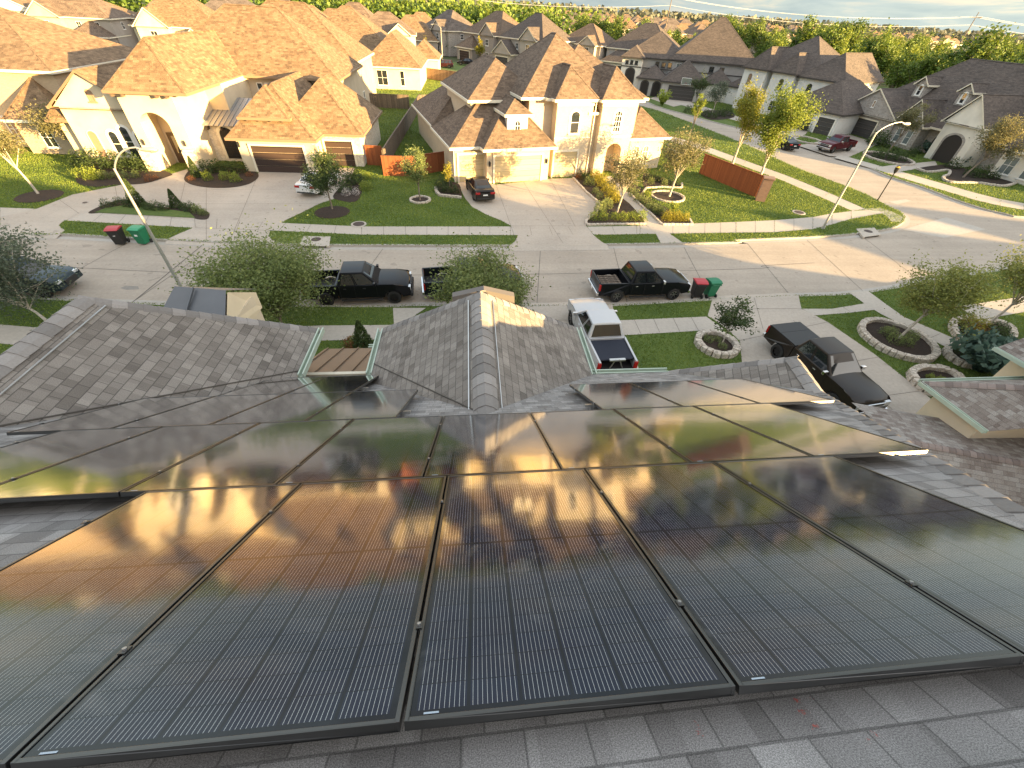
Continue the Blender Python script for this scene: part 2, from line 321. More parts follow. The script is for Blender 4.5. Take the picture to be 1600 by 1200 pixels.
far_curb = [(-90, 49), (-60, 38.5)] + [(-31.77,30.35),(-27.84,29.94),(-20.65,29.13),(-15.88,28.73),(-11.90,28.54)] + [(-8.43,28.56),(2.71,28.68),(9.99,29.01),(20.64,29.60)] + [(20.84,30.00),(27.50,30.70),(31.15,31.26),(34.72,32.10)] 
corner = [(37.32,33.00),(39.08,34.09),(40.26,35.15),(41.11,36.37),(41.31,37.30),(41.22,38.13)]
cross_l = [(41.46,42.31),(40.43,46.83),(39.32,51.66),(38.59,62.16),(36.63,73.19),(34.02,84.97)] + [(30.5, 92), (26, 101), (17, 109), (4, 114.5), (-12, 118), (-60, 123)]
block_l = smooth_pl(far_curb + corner + cross_l, 3)
cross_r = [(-60, 133), (-10, 127.5), (8, 124), (22, 117.5), (33, 108)] + [(35.13,90.79),(37.70,83.97),(41.25,76.09),(45.04,69.86),(47.18,63.65),(48.38,58.26),(49.76,51.79),(49.62,48.42),(50.63,45.26),(50.96,41.16),(51.37,39.00),(51.82,37.82),(52.75,36.90),(54.00,36.08)]
block_r = smooth_pl(cross_r + [(62, 37.2), (80, 40), (130, 48)], 3)
near_curb = [(-90, 40.5), (-60, 30.2), (-33, 23.6), (-20, 21.3)] + [(-8.04,20.77),(-4.68,20.71),(-2.78,20.79)] + [(5.15,20.62),(8.27,20.64),(14.59,21.19),(17.50,21.41),(20.94,21.64),(26.18,22.06)] + [(38, 24.8), (60, 29), (130, 40)]
near = smooth_pl(near_curb, 3)

mb = MB()
mb.poly([(-110, 18, -.13), (140, 18, -.13), (140, 60, -.13), (60, 60, -.13), (60, 140, -.13), (-80, 140, -.13), (-80, 60, -.13), (-110, 60, -.13)], M['road'])
# longitudinal and transverse tar joints, lighter repaired slabs
mid = [((a[0] + 0), a[1] - 4.1) for a in block_l[:40] if a[0] < 27]
for k in range(len(mid) - 1): line(mb, mid[k], mid[k + 1], .035, -.122, M['joint'])
for x in np.arange(-80, 34, 5.6):
    yt = min(block_l[:45], key=lambda p: abs(p[0] - x))[1]; yb = min(near, key=lambda p: abs(p[0] - x))[1]
    line(mb, (x - .3, yb + .3), (x + .9, yt - .3), .03, -.122, M['joint'])
line(mb, (-18.73,21.27), (-18.18,30.73), .05, -.1185, M['joint'])
mb.poly([(p[0], p[1], -.126) for p in [(38.15,32.87),(45.39,35.93),(46.76,33.12),(40.58,31.15)]], M['patch'])
mb.poly([(p[0], p[1], -.126) for p in [(42.65,40.00),(45.29,40.85),(45.57,40.37),(42.98,39.27)]], M['patch'])
for (pp, z) in (([(-20.23,22.95),(-20.06,23.23),(-19.38,23.14),(-19.14,22.81),(-19.79,22.74)], -.1262),): mb.poly([(p[0], p[1], z) for p in pp[::-1]], M['stain'])
struct('street', mb)
mb = MB()
for pl, sgn in ((block_l, 1), (block_r, 1), (near, -1)):
    strip(mb, offset(pl, -.45 * sgn), pl, -.126, M['kerb'])
struct('gutter_pan', mb)
for nm, pl, back in (('lawn', block_l, [(-60, 123), (-120, 123), (-120, 49)]), ('lawn', block_r, [(130, 140), (-60, 150)]), ('lawn', near[::-1], [(-90, -40), (130, -40)])):
    mb = MB(); mb.prism(list(pl) + back, -.3, 0, M['grass'], side=M['kerb']); struct(nm, mb)
    mb = MB(); s = 1 if nm and pl is not near[::-1] else 1
    q = list(pl); strip(mb, q, offset(q, .17), .004, M['kerb']); struct('kerb', mb)

Z1, Z2, Z3, Z4 = .008, .013, .018, .023
def joints(name, segs, w=.02, z=.021):
    mb = MB()
    for a, b in segs: line(mb, a, b, w, z, M['joint'])
    return struct(name, mb)
# far sidewalk
top = [(-90, 52.5), (-60, 42.4)] + [(-34.83,34.48),(-32.34,34.35)] + [(-20.79,33.16),(-13.98,32.24)] + [(-8.36,31.78),(2.98,32.12)] + [(9.20,32.29),(13.46,32.57)] + [(13.77,32.65),(22.72,33.70),(26.59,34.21),(30.85,35.09),(33.43,36.06),(35.92,36.76),(37.68,37.08)]
bot = [(-90, 51.1), (-60, 41)] + [(-33.50,32.68),(-32.54,32.63)] + [(-19.82,31.18),(-14.05,30.83)] + [(-8.09,30.30),(2.85,30.48)] + [(9.39,30.72),(12.94,30.89)] + [(13.23,30.96),(21.56,31.41),(25.06,31.60),(29.03,32.35),(31.61,33.46),(34.48,34.82),(39.58,36.61)]
mb = MB(); strip(mb, bot, top, Z1, M['walk']); struct('sidewalk', mb)
jl = []
for k in range(len(top) - 1):
    a, b, c, d = [Vector(p) for p in (top[k], top[k + 1], bot[k], bot[k + 1])]
    n = max(1, int((a - b).length / 1.5))
    for j in range(n): jl.append((a.lerp(b, j / n), c.lerp(d, j / n)))
joints('sidewalk_joints', jl, .02, Z1 + .005)
# walk along the cross street
a = [(28.12,66.33),(31.44,61.26),(33.98,53.40),(36.04,47.36),(37.24,41.84),(37.88,37.34)]; b = [(26.58,63.56),(30.00,58.35),(32.43,51.03),(34.35,45.54),(35.37,40.31),(36.05,36.77)]
mb = MB(); strip(mb, b, a, Z2, M['walk']); struct('sidewalk', mb)
mb = MB(); mb.poly([(p[0], p[1], Z3) for p in [(37.48,37.32),(39.79,37.80),(40.24,36.94),(40.24,35.44),(38.97,34.25),(38.10,34.22),(38.81,35.97),(37.75,36.53)]], M['walk']); struct('kerb_ramp', mb)
# driveways
def apron(mb, pl, mat):
    """sloping lip where a drive meets the street"""
    a = pl; b = offset(pl, -.55); strip(mb, b, a, -.118, mat, .012)
DA = [(-31.60,30.12),(-33.50,32.68),(-32.27,34.26),(-31.83,37.38),(-29.93,39.60),(-28.40,41.69),(-27.37,42.80),(-26.62,44.68),(-24.96,41.95),(-22.77,39.70),(-20.87,39.82),(-19.67,42.55),(-20.20,44.70),(-15.44,44.34),(-15.89,46.00),(-11.63,46.38),(-11.22,39.93),(-11.70,37.47),(-12.58,36.30),(-13.49,34.17),(-14.15,32.79),(-14.34,32.00),(-14.62,30.81),(-14.39,29.86),(-13.95,29.27),(-13.25,28.82),(-20.73,29.29),(-20.44,30.12),(-20.02,31.09),(-20.20,32.04),(-20.75,32.70),(-27.86,33.68),(-28.66,33.93),(-29.00,31.96),(-28.82,31.33),(-27.92,30.53),(-27.79,29.98)]
sheet('driveway', DA, Z2, M['drive'])
mb = MB(); apron(mb, [(-31.60,30.12),(-27.79,29.98)], M['drive']); apron(mb, [(-20.73,29.29),(-13.25,28.82)], M['drive']); struct('driveway_apron', mb)
joints('driveway_joints', [((-22.70,39.52), (-18.23,29.18)), ((-19.67,42.55), (-16.69,29.22)), ((-22.18,35.83), (-12.58,36.30)), ((-22.19,39.24), (-14.26,39.74)), ((-29.93,39.60), (-26.47,34.12)), ((-31.88,36.13), (-28.91,33.54)), ((-25.96,43.27), (-22.17,33.58)), ((-19.74,31.18), (-14.21,30.82))])
DB = [(-1.32,42.26),(-1.00,44.49),(2.36,42.16),(8.12,44.42),(10.57,44.84),(11.32,41.34),(11.58,38.70),(11.25,36.57),(10.25,34.58),(9.34,33.25),(9.17,32.51),(9.30,30.86),(9.72,29.43),(10.04,28.85),(2.61,28.55),(3.13,29.42),(3.38,30.28),(3.37,31.16),(2.99,32.31),(2.29,33.36),(1.17,34.49),(-0.00,36.23),(-0.62,38.36)]
sheet('driveway', DB, Z2, M['drive'])
mb = MB(); apron(mb, [(2.61,28.55),(10.04,28.85)], M['drive']); struct('driveway_apron', mb)
joints('driveway_joints', [((2.36,42.16), (3.25,28.81)), ((5.14,43.07), (6.69,29.07)), ((7.99,44.41), (8.23,32.23)), ((2.09,41.44), (11.43,37.77)), ((2.99,32.22), (9.25,32.41))])
sheet('front_walk', [(13.60,45.34),(13.76,41.30),(14.30,36.50),(14.38,32.66),(14.54,30.81),(14.33,29.27),(16.14,29.40),(15.75,31.04),(15.64,32.92),(15.44,37.32),(15.01,41.99),(14.79,45.78)], Z3, M['walk'])
# right-hand block: drives, walks
sheet('driveway', [(46.44,62.47),(48.95,63.46),(61.10,71.08),(61.60,65.04),(53.27,58.79),(50.45,56.71),(47.87,57.02)], Z2, M['drive'])
a = [(43.53,80.91),(46.84,73.11),(48.62,66.54)] ; 
mb = MB(); strip(mb, [(47.92,56.11),(49.96,51.21),(50.83,47.60),(52.10,43.89),(53.24,40.55),(54.47,39.01),(56.12,37.94)], [(50.04,57.84),(51.90,52.80),(53.23,49.63),(54.50,46.12),(55.66,42.93),(56.73,41.10),(58.32,39.88)], Z3, M['walk']); strip(mb, [(37.70,98.21),(41.24,91.65),(44.06,82.03),(46.98,74.88),(48.42,66.22)], [(40.77,102.46),(44.08,96.17),(46.77,85.76),(49.60,78.07),(50.84,68.82)], Z3, M['walk']); struct('sidewalk', mb)
sheet('front_walk', [(50.30,51.84),(51.57,49.97),(61.11,53.85),(62.75,56.00),(58.71,54.71),(53.56,53.16)], Z4, M['walk'])
sheet('driveway', [(36.80,98.55),(41.38,104.14),(45.40,100.67),(45.78,96.56),(38.60,89.85)], Z2, M['drive'])
sheet('driveway', [(44.50,71.07),(53.83,80.76),(59.25,77.81),(52.74,69.87),(44.88,62.95)], Z2, M['drive'])
# near side
sheet('driveway', [(14.77,21.15),(17.46,21.34),(20.85,21.57),(20.05,19.99),(20.44,19.32),(20.80,18.55),(21.43,15.53),(21.72,11.75),(20.15,9.61),(17.54,9.74),(13.54,14.95),(14.40,16.89),(14.20,17.96),(13.90,18.86),(13.65,19.33),(14.12,20.07)] , Z2, M['drive'])
mb = MB(); apron(mb, [(20.85,21.57),(17.46,21.34),(14.77,21.15)], M['drive']); struct('driveway_apron', mb)
joints('driveway_joints', [((14.27,20.07), (20.05,19.99)), ((14.40,16.89), (20.80,18.55)), ((18.73,18.77), (19.20,10.17)), ((18.94,14.78), (21.79,15.31)), ((18.43,12.25), (21.72,12.64)), ((17.65,21.30), (16.35,17.91))])
sheet('driveway', [(2.46,20.42),(5.15,20.58),(8.22,20.61),(7.96,18.97),(8.07,17.53),(8.01,14.56),(7.81,13.49),(2.27,13.71)], Z2, M['drive'])
mb = MB(); apron(mb, [(8.22,20.61),(5.15,20.58),(2.46,20.42)], M['drive']); struct('driveway_apron', mb)
joints('driveway_joints', [((2.84,19.07), (7.96,18.97)), ((2.69,17.66), (8.07,17.53)), ((6.22,20.50), (6.06,14.63))])
na = [(-80, 29), (-50, 25), (-30, 20.2), (-18, 18.3)] + [(-8.13,18.77),(-4.32,18.75)] + [(7.95,18.94),(13.52,19.24)]; nb = [(-80, 27.6), (-50, 23.6), (-30, 18.8), (-18, 16.9)] + [(-8.76,17.44),(-4.76,17.48)] + [(8.07,17.53),(14.02,17.96)]
mb = MB(); strip(mb, nb, na, Z3, M['walk']); strip(mb, [(20.40,19.25),(22.74,19.48),(25.53,19.91)], [(20.09,19.99),(22.08,19.96),(25.32,20.68)], Z3, M['walk']); strip(mb, [(31, 18.6), (60, 24.2), (120, 35)], [(31, 20.1), (60, 25.7), (120, 36.5)], Z3, M['walk']); struct('sidewalk', mb)
sheet('front_walk', [(-4.59,20.42),(-2.75,20.39),(-3.99,18.65),(-4.08,17.66),(-4.76,17.48),(-4.32,18.75)], Z4, M['walk'])
sheet('front_walk', [(24.65,21.91),(26.18,22.06),(26.16,20.67),(26.18,18.96),(27.73,16.35),(28.36,15.11),(26.77,14.65),(26.17,16.11),(24.90,19.38),(24.73,20.34)], Z4, M['walk'])
joints('sidewalk_joints', [((9.07,19.01), (9.03,17.65)), ((10.24,19.05), (10.14,17.74)), ((11.45,19.12), (11.32,17.79)), ((12.57,19.20), (12.45,17.85)), ((23.04,19.61), (22.93,20.29)), ((26.57,18.47), (25.25,17.87)), ((27.03,17.23), (25.82,16.77))], .02, .027)
# planting beds with dark bark mulch
def bed(pts, z=.03, edge=None, h=.16, sm=True):
    sheet('mulch_bed', pts, z, M['mulch'], sm)
    if edge:
        pl = smooth_pl(pts, 4, True)
        return pl
def ring_stones(name, label, pl, w=.26, h=.2, closed=True, mat='edging'):
    """a run of rough edging stones laid along a closed line"""
    rnd = random.Random(len(pl) * 7 + int(pl[0][0] * 10)); mb = MB()
    pts = [Vector((p[0], p[1], 0)) for p in pl]; n = len(pts); seg = []
    L = 0; cum = [0]
    for k in range(n if closed else n - 1): L += (pts[(k + 1) % n] - pts[k]).length; cum.append(L)
    def at(s):
        s = s % L if closed else min(max(s, 0), L); k = 0
        while k < len(cum) - 2 and cum[k + 1] < s: k += 1
        t = (s - cum[k]) / max(cum[k + 1] - cum[k], 1e-6); return pts[k % n].lerp(pts[(k + 1) % n], t)
    s = 0.0
    while s < L - .05:
        l = rnd.uniform(.26, .42); a, b = at(s), at(min(s + l, L)); d = (b - a)
        if d.length < .05: break
        d.normalize(); m = (a + b) / 2; m.z = h / 2 - .03; nx = Vector((-d.y, d.x, 0))
        j = lambda: rnd.uniform(.86, 1.1)
        mb.obox(m, (d, nx, (0, 0, 1)), l / 2 * .96, w / 2 * j(), (h / 2 + .03) * j(), M[mat]); s += l
    o = mb.build(name, bevel=.035); tag(o, label, 'edging'); return o

# ---------------------------------------------------------------- the house in the foreground and its solar array
CAPS = [m_plain('cap_shingle_%d' % k, mul((.235, .22, .21), f), .95, var=.22, scale=40) for k, f in enumerate((.75, .9, 1.05, 1.2))]
NCAPS = [m_plain('neighbour_cap_%d' % k, mul((.21, .17, .155), f), .95, var=.2, scale=40) for k, f in enumerate((.75, .95, 1.15))]
def caps(mb, p, q, w=.30, drop=.10, step=.2, lift=.02, mats=CAPS, seed=1, flip=False):
    """overlapping bent cap shingles along a ridge or hip"""
    p, q = Vector(p), Vector(q); d = q - p; L = d.length; d.normalize(); s = Vector((-d.y, d.x, 0)).normalized(); up = s.cross(d) * -1
    if up.z < 0: up = -up
    rnd = random.Random(seed); n = max(1, int(L / step))
    for k in range(n):
        a = p + d * (k * L / n - .03); b = p + d * ((k + 1) * L / n + .015); mat = rnd.choice(mats)
        la, lb = (lift + .016, lift) if not flip else (lift, lift + .016)
        prof = [(-.5, -1), (-.3, -.42), (0, 0), (.3, -.42), (.5, -1)]
        A = [a + s * (t * w) + up * (la + z * drop) for t, z in prof]; B = [b + s * (t * w) + up * (lb + z * drop) for t, z in prof]
        for j in range(4): mb.poly([A[j], A[j + 1], B[j + 1], B[j]], mat)
        for E_ in (A, B): mb.poly([v - up * .012 for v in E_] + E_[::-1], mat)
def gutter(mb, p, q, out, mat, w=.12, h=.11):
    """open K-style gutter: back, floor, front and rim along an eave; out = outward horizontal direction"""
    p, q, out = Vector(p), Vector(q), Vector(out).normalized(); d = (q - p).normalized(); up = V(0, 0, 1)
    mb.obox((p + q) / 2 + out * .012 - up * h / 2, (d, out, up), (q - p).length / 2, .012, h / 2, mat)
    mb.obox((p + q) / 2 + out * (w / 2 + .0) - up * (h - .01), (d, out, up), (q - p).length / 2, w / 2 - .025, .01, mat)
    mb.obox((p + q) / 2 + out * (w - .012) - up * h / 2, (d, out, up), (q - p).length / 2, .013, h / 2 + .008, mat)

TS = math.tan(R(33.6))
zr = lambda x, y: 11.42 - TS * y + .0087 * x
P3 = lambda x, y, dz=0: (x, y, zr(x, y) + dz)
home = empty('house', (0, 0, 0)); tag(home, 'grey shingled house in the foreground carrying the solar panels', 'house')
YR = -2.1; HX = lambda y: 3.52 + .63 * (y - 1.08)
mb = MB(); S = M['own_shingle']
mb.poly([P3(-12, YR), P3(-12, 7.4), P3(-2.2, 7.4), P3(-.2, 6.6), P3(4.25, 6.6), P3(HX(4.4), 4.4), P3(HX(YR), YR)], M['own_main_lit'])
zt = zr(0, YR); xr = HX(YR)
mb.poly([(xr, YR, zr(xr, YR)), (-12, YR, zr(-12, YR)), (-12, -11, zr(-12, YR) - 5.9), (xr, -11, zr(xr, YR) - 5.9)], S)
ze = 7.1; xe = xr + (zr(xr, YR) - ze) / 1.05
mb.poly([(xr, YR, zr(xr, YR)), (xr, -11, zr(xr, YR) - 5.9), (xe, -11, ze), (xe, 6.57, ze)], S)
mb.build('roof', home)
# centre wing
rc = .12; zc = 8.86; hy = 7.02
mb = MB()
mb.poly([(rc, 3.75, zc), (rc, hy, zc), (-2.2, 8.35, 7.1), (-2.2, 6.3, 7.1), (-2.2, 6.35, 7.1)][:4], S)
mb.poly([(rc, hy, zc), (rc, 3.75, zc), (2.52, 6.3, 7.1), (2.52, 8.28, 7.1)], S)
mb.poly([(rc, hy, zc), (2.52, 8.28, 7.1), (-2.2, 8.35, 7.1)], S)
mb.build('roof', home)
mb = MB()
mb.poly([(-6.6, 3.4, 9.0), (-6.6, 6.68, 9.0), (-3.7, 8.4, 7.08), (-3.7, 6.5, 7.08)], S)
mb.poly([(-6.6, 6.68, 9.0), (-6.6, 3.4, 9.0), (-9.5, 6.5, 7.08), (-9.5, 8.4, 7.08)], S)
mb.poly([(-6.6, 6.68, 9.0), (-9.5, 8.4, 7.08), (-3.7, 8.4, 7.08)], S)
mb.build('roof', home)
mb = MB(); z5 = zr(5.6, 4.4) + .005
mb.poly([(HX(4.4), 4.4, z5), (5.86, 5.36, 8.45), (4.28, 6.56, 7.1)], S)
mb.poly([(5.86, 5.36, 8.45), (HX(4.4), 4.4, z5), (7.3, 5.2, 7.1), (7.3, 6.56, 7.1)], S)
mb.poly([(5.86, 5.36, 8.45), (7.3, 6.56, 7.1), (4.28, 6.56, 7.1)], S)
mb.build('roof', home)
caps1 = lambda *a, **k: (lambda m: (caps(m, *a, **k), m.build('ridge_cap', home)))(MB())
gut1 = lambda par, *a: (lambda m: (gutter(m, *a), m.build('gutter', par)))(MB())
caps1((rc, 3.78, zc), (rc, hy, zc), .36, .13, .23, .02, seed=3)
caps1((rc, hy, zc), (-2.2, 8.35, 7.1), .28, .07, .2, .015, seed=4); caps1((rc, hy, zc), (2.52, 8.28, 7.1), .28, .07, .2, .015, seed=5)
caps1((-6.6, 3.5, 9), (-6.6, 6.68, 9), .36, .12, .23, .02, seed=6); caps1((-6.6, 6.68, 9), (-3.7, 8.4, 7.08), .28, .07, .2, .015, seed=7)
caps1(P3(HX(YR), YR), P3(HX(4.4), 4.4), .34, .13, .22, .015, seed=8); caps1((HX(4.4), 4.4, z5), (5.86, 5.36, 8.45), .3, .1, .2, .015, seed=9); caps1((5.86, 5.36, 8.45), (4.28, 6.56, 7.1), .28, .07, .2, .015, seed=10)
mb = MB()   # flashing lines either side of the centre ridge, and valleys
for dx in (-.24, .24): mb.obox((rc + dx, 5.4, zc - abs(dx) * .74 + .016), ((0, 1, 0), (1, 0, 0), (0, 0, 1)), 1.62, .009 if dx < 0 else .006, .005, M['alu']); mb.build('flashing', home); mb = MB()
mb.obox((-6.32, 5.1, 9 - .28 * .66 + .016), ((0, 1, 0), (1, 0, 0), (0, 0, 1)), 1.6, .014, .006, M['alu'])
mb.build('flashing', home)
vj = M['joint']
for a, b in (((rc, 3.8, zc), (-2.2, 7.05, 7.1)), ((rc, 3.8, zc), (2.52, 6.5, 7.1)), ((-6.6, 3.5, 9), (-3.7, 6.9, 7.08))):
    a, b = Vector(a), Vector(b); mb = MB(); mb.tube([a + V(0, 0, .012), b + V(0, 0, .012)], .012, 5, vj); mb.build('valley_line', home)
g = M['gutter_green']
gut1(home, (-3.7, 6.75, 7.12), (-3.7, 8.42, 7.12), (1, 0, 0), g); gut1(home, (-2.2, 6.75, 7.12), (-2.2, 8.36, 7.12), (-1, 0, 0), g); gut1(home, (2.52, 6.55, 7.12), (2.52, 8.3, 7.12), (1, 0, 0), g); gut1(home, (2.46, 6.6, zr(3, 6.6) + .02), (4.3, 6.6, zr(4, 6.6) + .02), (0, 1, 0), g)
# metal porch roof between the two wings
mb = MB(); br = M['metal_roof_brown']
pa, pb = (-4.3, 7.55, 6.42), (-2.0, 9.75, 5.45)
mb.poly([(pa[0], pa[1], pa[2]), (pb[0], pa[1], pa[2]), (pb[0], pb[1], pb[2]), (pa[0], pb[1], pb[2])], br)
for k in range(6):
    x = -4.2 + k * .42; d = (Vector((0, pb[1] - pa[1], pb[2] - pa[2]))); m = Vector((x, (pa[1] + pb[1]) / 2, (pa[2] + pb[2]) / 2 + .02)); L = d.length / 2; d.normalize()
    mb.obox(m, (d, (1, 0, 0), d.cross(V(1, 0, 0))), L, .014, .022, br)
mb.build('porch_roof', home)
mb = MB(); mb.box(-4.3, -2.0, 7.43, 7.52, 6.38, 6.50, M['trim']); mb.build('fascia', home); gut1(home, (-3.1, 9.78, 5.47), (-2.2, 9.78, 5.47), (0, 1, 0), g)
# walls under the roofs, the front gable parapet and the small metal dormer roof beyond the hips
mb = MB(); w = M['own_wall']
mb.box(-11.5, 5.2, -10.5, 6.2, 0, 6.75, w); mb.box(-1.85, 2.15, 6.2, 7.9, 0, 6.85, w); mb.box(-9.1, -4.05, 6.2, 8.0, 0, 6.8, w); mb.box(5.2, 6.9, -10.5, 6.2, 0, 6.8, w)
mb.build('wall', home)
mb = MB(); q = [(-.60, 6.6), (1.08, 6.6), (1.05, 7.34), (.25, 7.54), (-.57, 7.34)]
for y, s_ in ((9.4, 1), (9.62, -1)): mb.poly([(x, y, z) for x, z in (q if s_ > 0 else q[::-1])], M['parapet'])
for k in range(5): a, b = q[k], q[(k + 1) % 5]; mb.poly([(a[0], 9.4, a[1]), (a[0], 9.62, a[1]), (b[0], 9.62, b[1]), (b[0], 9.4, b[1])], M['parapet'])
mb.box(-.55, 1.03, 8.0, 9.6, 0, 6.6, w)
mb.build('gable_parapet', home)
mb = MB(); dm = M['metal_roof_dark']
mb.poly([(-8.0, 9.0, 6.55), (-6.25, 9.0, 6.55), (-6.45, 10.15, 7.12), (-7.75, 10.3, 7.16)], dm); mb.poly([(-7.75, 10.3, 7.16), (-6.45, 10.15, 7.12), (-6.25, 11.2, 6.55), (-8, 11.2, 6.55)], dm)
mb.poly([(-8, 9, 6.55), (-7.75, 10.3, 7.16), (-8, 11.2, 6.55)], dm)
mb.obox((-7.25, 9.62, 6.9), (Vector((.06, 1.15, .6)).normalized(), (1, 0, 0), (0, -.46, .88)), .62, .015, .03, dm); mb.build('dormer_roof', home)
mb = MB(); mb.poly([(-6.27, 9.1, 6.0), (-6.27, 11.1, 6.0), (-6.27, 11.1, 6.5), (-6.44, 10.15, 7.06), (-6.27, 9.1, 6.5)], M['cream']); mb.box(-8, -6.3, 8.0, 11, 0, 6.5, w); mb.build('dormer_wall', home)

# ---- solar array
PW, PH = 1.045, 1.906
RX = Vector((1, 0, .0087)).normalized(); RY = Vector((0, math.cos(R(33.6)), -math.sin(R(33.6)))); RZ = RX.cross(RY).normalized()
RY = RZ.cross(RX)
PO = Vector((-.238, .237, 13 - 1.5687))
PROT = Matrix((RX, RY, RZ)).transposed().to_euler()
def pvp(u, v, off=0.0): return PO + RX * (u * PW) + RY * (v * PH) + RZ * off
def m_pv():
    t = NT('solar_cells'); u = t.uv(); sx = t.node('ShaderNodeSeparateXYZ', i_Vector=u); x, y = sx.outputs[0], sx.outputs[1]
    cx = t.math('DIVIDE', t.math('SUBTRACT', x, .026), .1627); cy = t.math('DIVIDE', t.math('SUBTRACT', y, .03), .0912)
    fx, fy = t.math('FRACT', cx), t.math('FRACT', cy)
    wx = t.math('FRACT', t.math('MULTIPLY', t.math('SUBTRACT', fx, .035), 10.75)); wire = t.math('LESS_THAN', t.math('ABSOLUTE', t.math('SUBTRACT', wx, .5)), .028)
    inx = t.math('MULTIPLY', t.math('GREATER_THAN', fx, .035), t.math('LESS_THAN', fx, .965)); iny = t.math('MULTIPLY', t.math('GREATER_THAN', fy, .015), t.math('LESS_THAN', fy, .985))
    box_ = t.math('MULTIPLY', t.math('MULTIPLY', t.math('GREATER_THAN', x, .026), t.math('LESS_THAN', x, 1.002)), t.math('MULTIPLY', t.math('GREATER_THAN', y, .03), t.math('LESS_THAN', y, 1.854)))
    mid = t.math('GREATER_THAN', t.math('ABSOLUTE', t.math('SUBTRACT', y, .942)), .008)
    cell = t.math('MULTIPLY', t.math('MULTIPLY', inx, iny), t.math('MULTIPLY', box_, mid)); line_ = t.math('MULTIPLY', wire, cell)
    wn = t.node('ShaderNodeTexWhiteNoise', noise_dimensions='2D'); cb = t.node('ShaderNodeCombineXYZ', i_X=t.math('FLOOR', cx), i_Y=t.math('FLOOR', cy)); t.put(wn, 'Vector', cb.outputs[0])
    base = t.mix(cell, (.006, .007, .012), t.mix(wn.outputs['Value'], (.007, .009, .022), (.010, .013, .030)))
    n = t.noise(u, 3.5, 5, .65); dust = t.math('MULTIPLY', t.math('SUBTRACT', n, .5), .14)
    n2 = t.noise(t.pos(), 1.15, 5, .7, .6); sm = t.math('MULTIPLY', t.math('MAXIMUM', t.math('SUBTRACT', n2, .60), 0.0), .9); dust = t.math('ADD', t.math('MAXIMUM', dust, 0.0), sm)
    base = t.mix(t.math('MAXIMUM', dust, 0.0), base, (.42, .44, .46))
    t.set('Base Color', t.mix(line_, base, (.68, .68, .68))); t.set('Metallic', t.math('MULTIPLY', line_, .5))
    t.set('Roughness', t.math('ADD', .075, t.math('MULTIPLY', t.math('MAXIMUM', dust, 0.0), 1.6))); t.set('IOR', 1.36); t.set('Specular IOR Level', .5)
    wv = t.noise(u, 5.0, 2); t.bump(wv, .02, .02)
    lw = t.node('ShaderNodeLayerWeight', i_Blend=.5).outputs['Facing']; gl = t.node('ShaderNodeBsdfAnisotropic', i_Color=(1, 1, 1), i_Roughness=.085); t.l.new(t.b.inputs['Normal'].links[0].from_socket, gl.inputs['Normal'])
    mx = t.node('ShaderNodeMixShader', i_0=t.math('MULTIPLY', t.math('POWER', lw, 4.4), 1.55)); t.l.new(t.b.outputs[0], mx.inputs[1]); t.l.new(gl.outputs[0], mx.inputs[2]); t.l.new(mx.outputs[0], t.out.inputs['Surface'])
    return t.mat
M['pv'] = m_pv()
PWI, PHI = PW - .012, PH - .014
def make_panel():
    root = empty('solar_panel'); root.rotation_euler = PROT; fr = M['alu_black']; t_, h = .013, .036
    mb = MB()
    mb.box(0, t_, 0, PHI, -h, 0, fr); mb.box(PWI - t_, PWI, 0, PHI, -h, 0, fr); mb.box(t_, PWI - t_, 0, t_, -h, 0, fr); mb.box(t_, PWI - t_, PHI - t_, PHI, -h, 0, fr); mb.box(t_, PWI - t_, t_, PHI - t_, -.03, -.026, M['plastic'])
    mb.build('frame', root, bevel=.0025)
    mb = MB(); mb.poly([(t_, t_, -.003), (PWI - t_, t_, -.003), (PWI - t_, PHI - t_, -.003), (t_, PHI - t_, -.003)], M['pv'], [(t_, t_), (PWI - t_, t_), (PWI - t_, PHI - t_), (t_, PHI - t_)]); mb.build('cell_glass', root)
    mb = MB(); mb.box(.055, .10, .0165, .0225, -.002, -.0012, M['sticker']); mb.build('label_sticker', root)
    for y in (.38, 1.45):
        mb = MB(); mb.box(-.018, .006, y - .018, y + .018, .001, .005, M['alu_black']); mb.tube([(-.007, y, .004), (-.007, y, .012)], .0075, 8, M['rim_grey']); mb.tube([(-.01, y, -.07), (-.01, y, .004)], .006, 6, M['alu']); mb.build('clamp', root)
    return root
rows = {0: ('half hidden behind the row at the lower right', -1.165, [1.28]),
        1: ('nearest row', 0, [-2, -1, 0, 1, 2]), 2: ('second row', 1.0, [-4.17, -3.17, -2.17, -1.17, -.17, .83, 1.83, 2.83]),
        3: ('third row, left of the centre gable', 2.0, [-4.7, -3.7, -2.7, -1.7]), 4: ('third row, right of the centre gable', 2.0, [1.7, 2.7, 3.7]), 5: ('short fourth row under the porch roof', 3.0, [-3.7, -2.7])}
ORD = ['first', 'second', 'third', 'fourth', 'fifth', 'sixth', 'seventh', 'eighth']
panel = make_panel(); first = True
for r_, (rn, v0, us) in rows.items():
    for k, u in enumerate(us):
        lab = 'black solar panel, %s from the left in the %s' % (ORD[k], rn) if len(us) > 1 else 'edge of a black solar panel %s' % rn
        if first: o = place(panel, pvp(u, v0), 0, None, lab, 'solar panels on the foreground roof'); o.rotation_euler = PROT; first = False
        else: o = copy_tree(panel, pvp(u, v0), 0, None, lab, 'solar panels on the foreground roof'); o.rotation_euler = PROT
        o['category'] = 'solar panel'
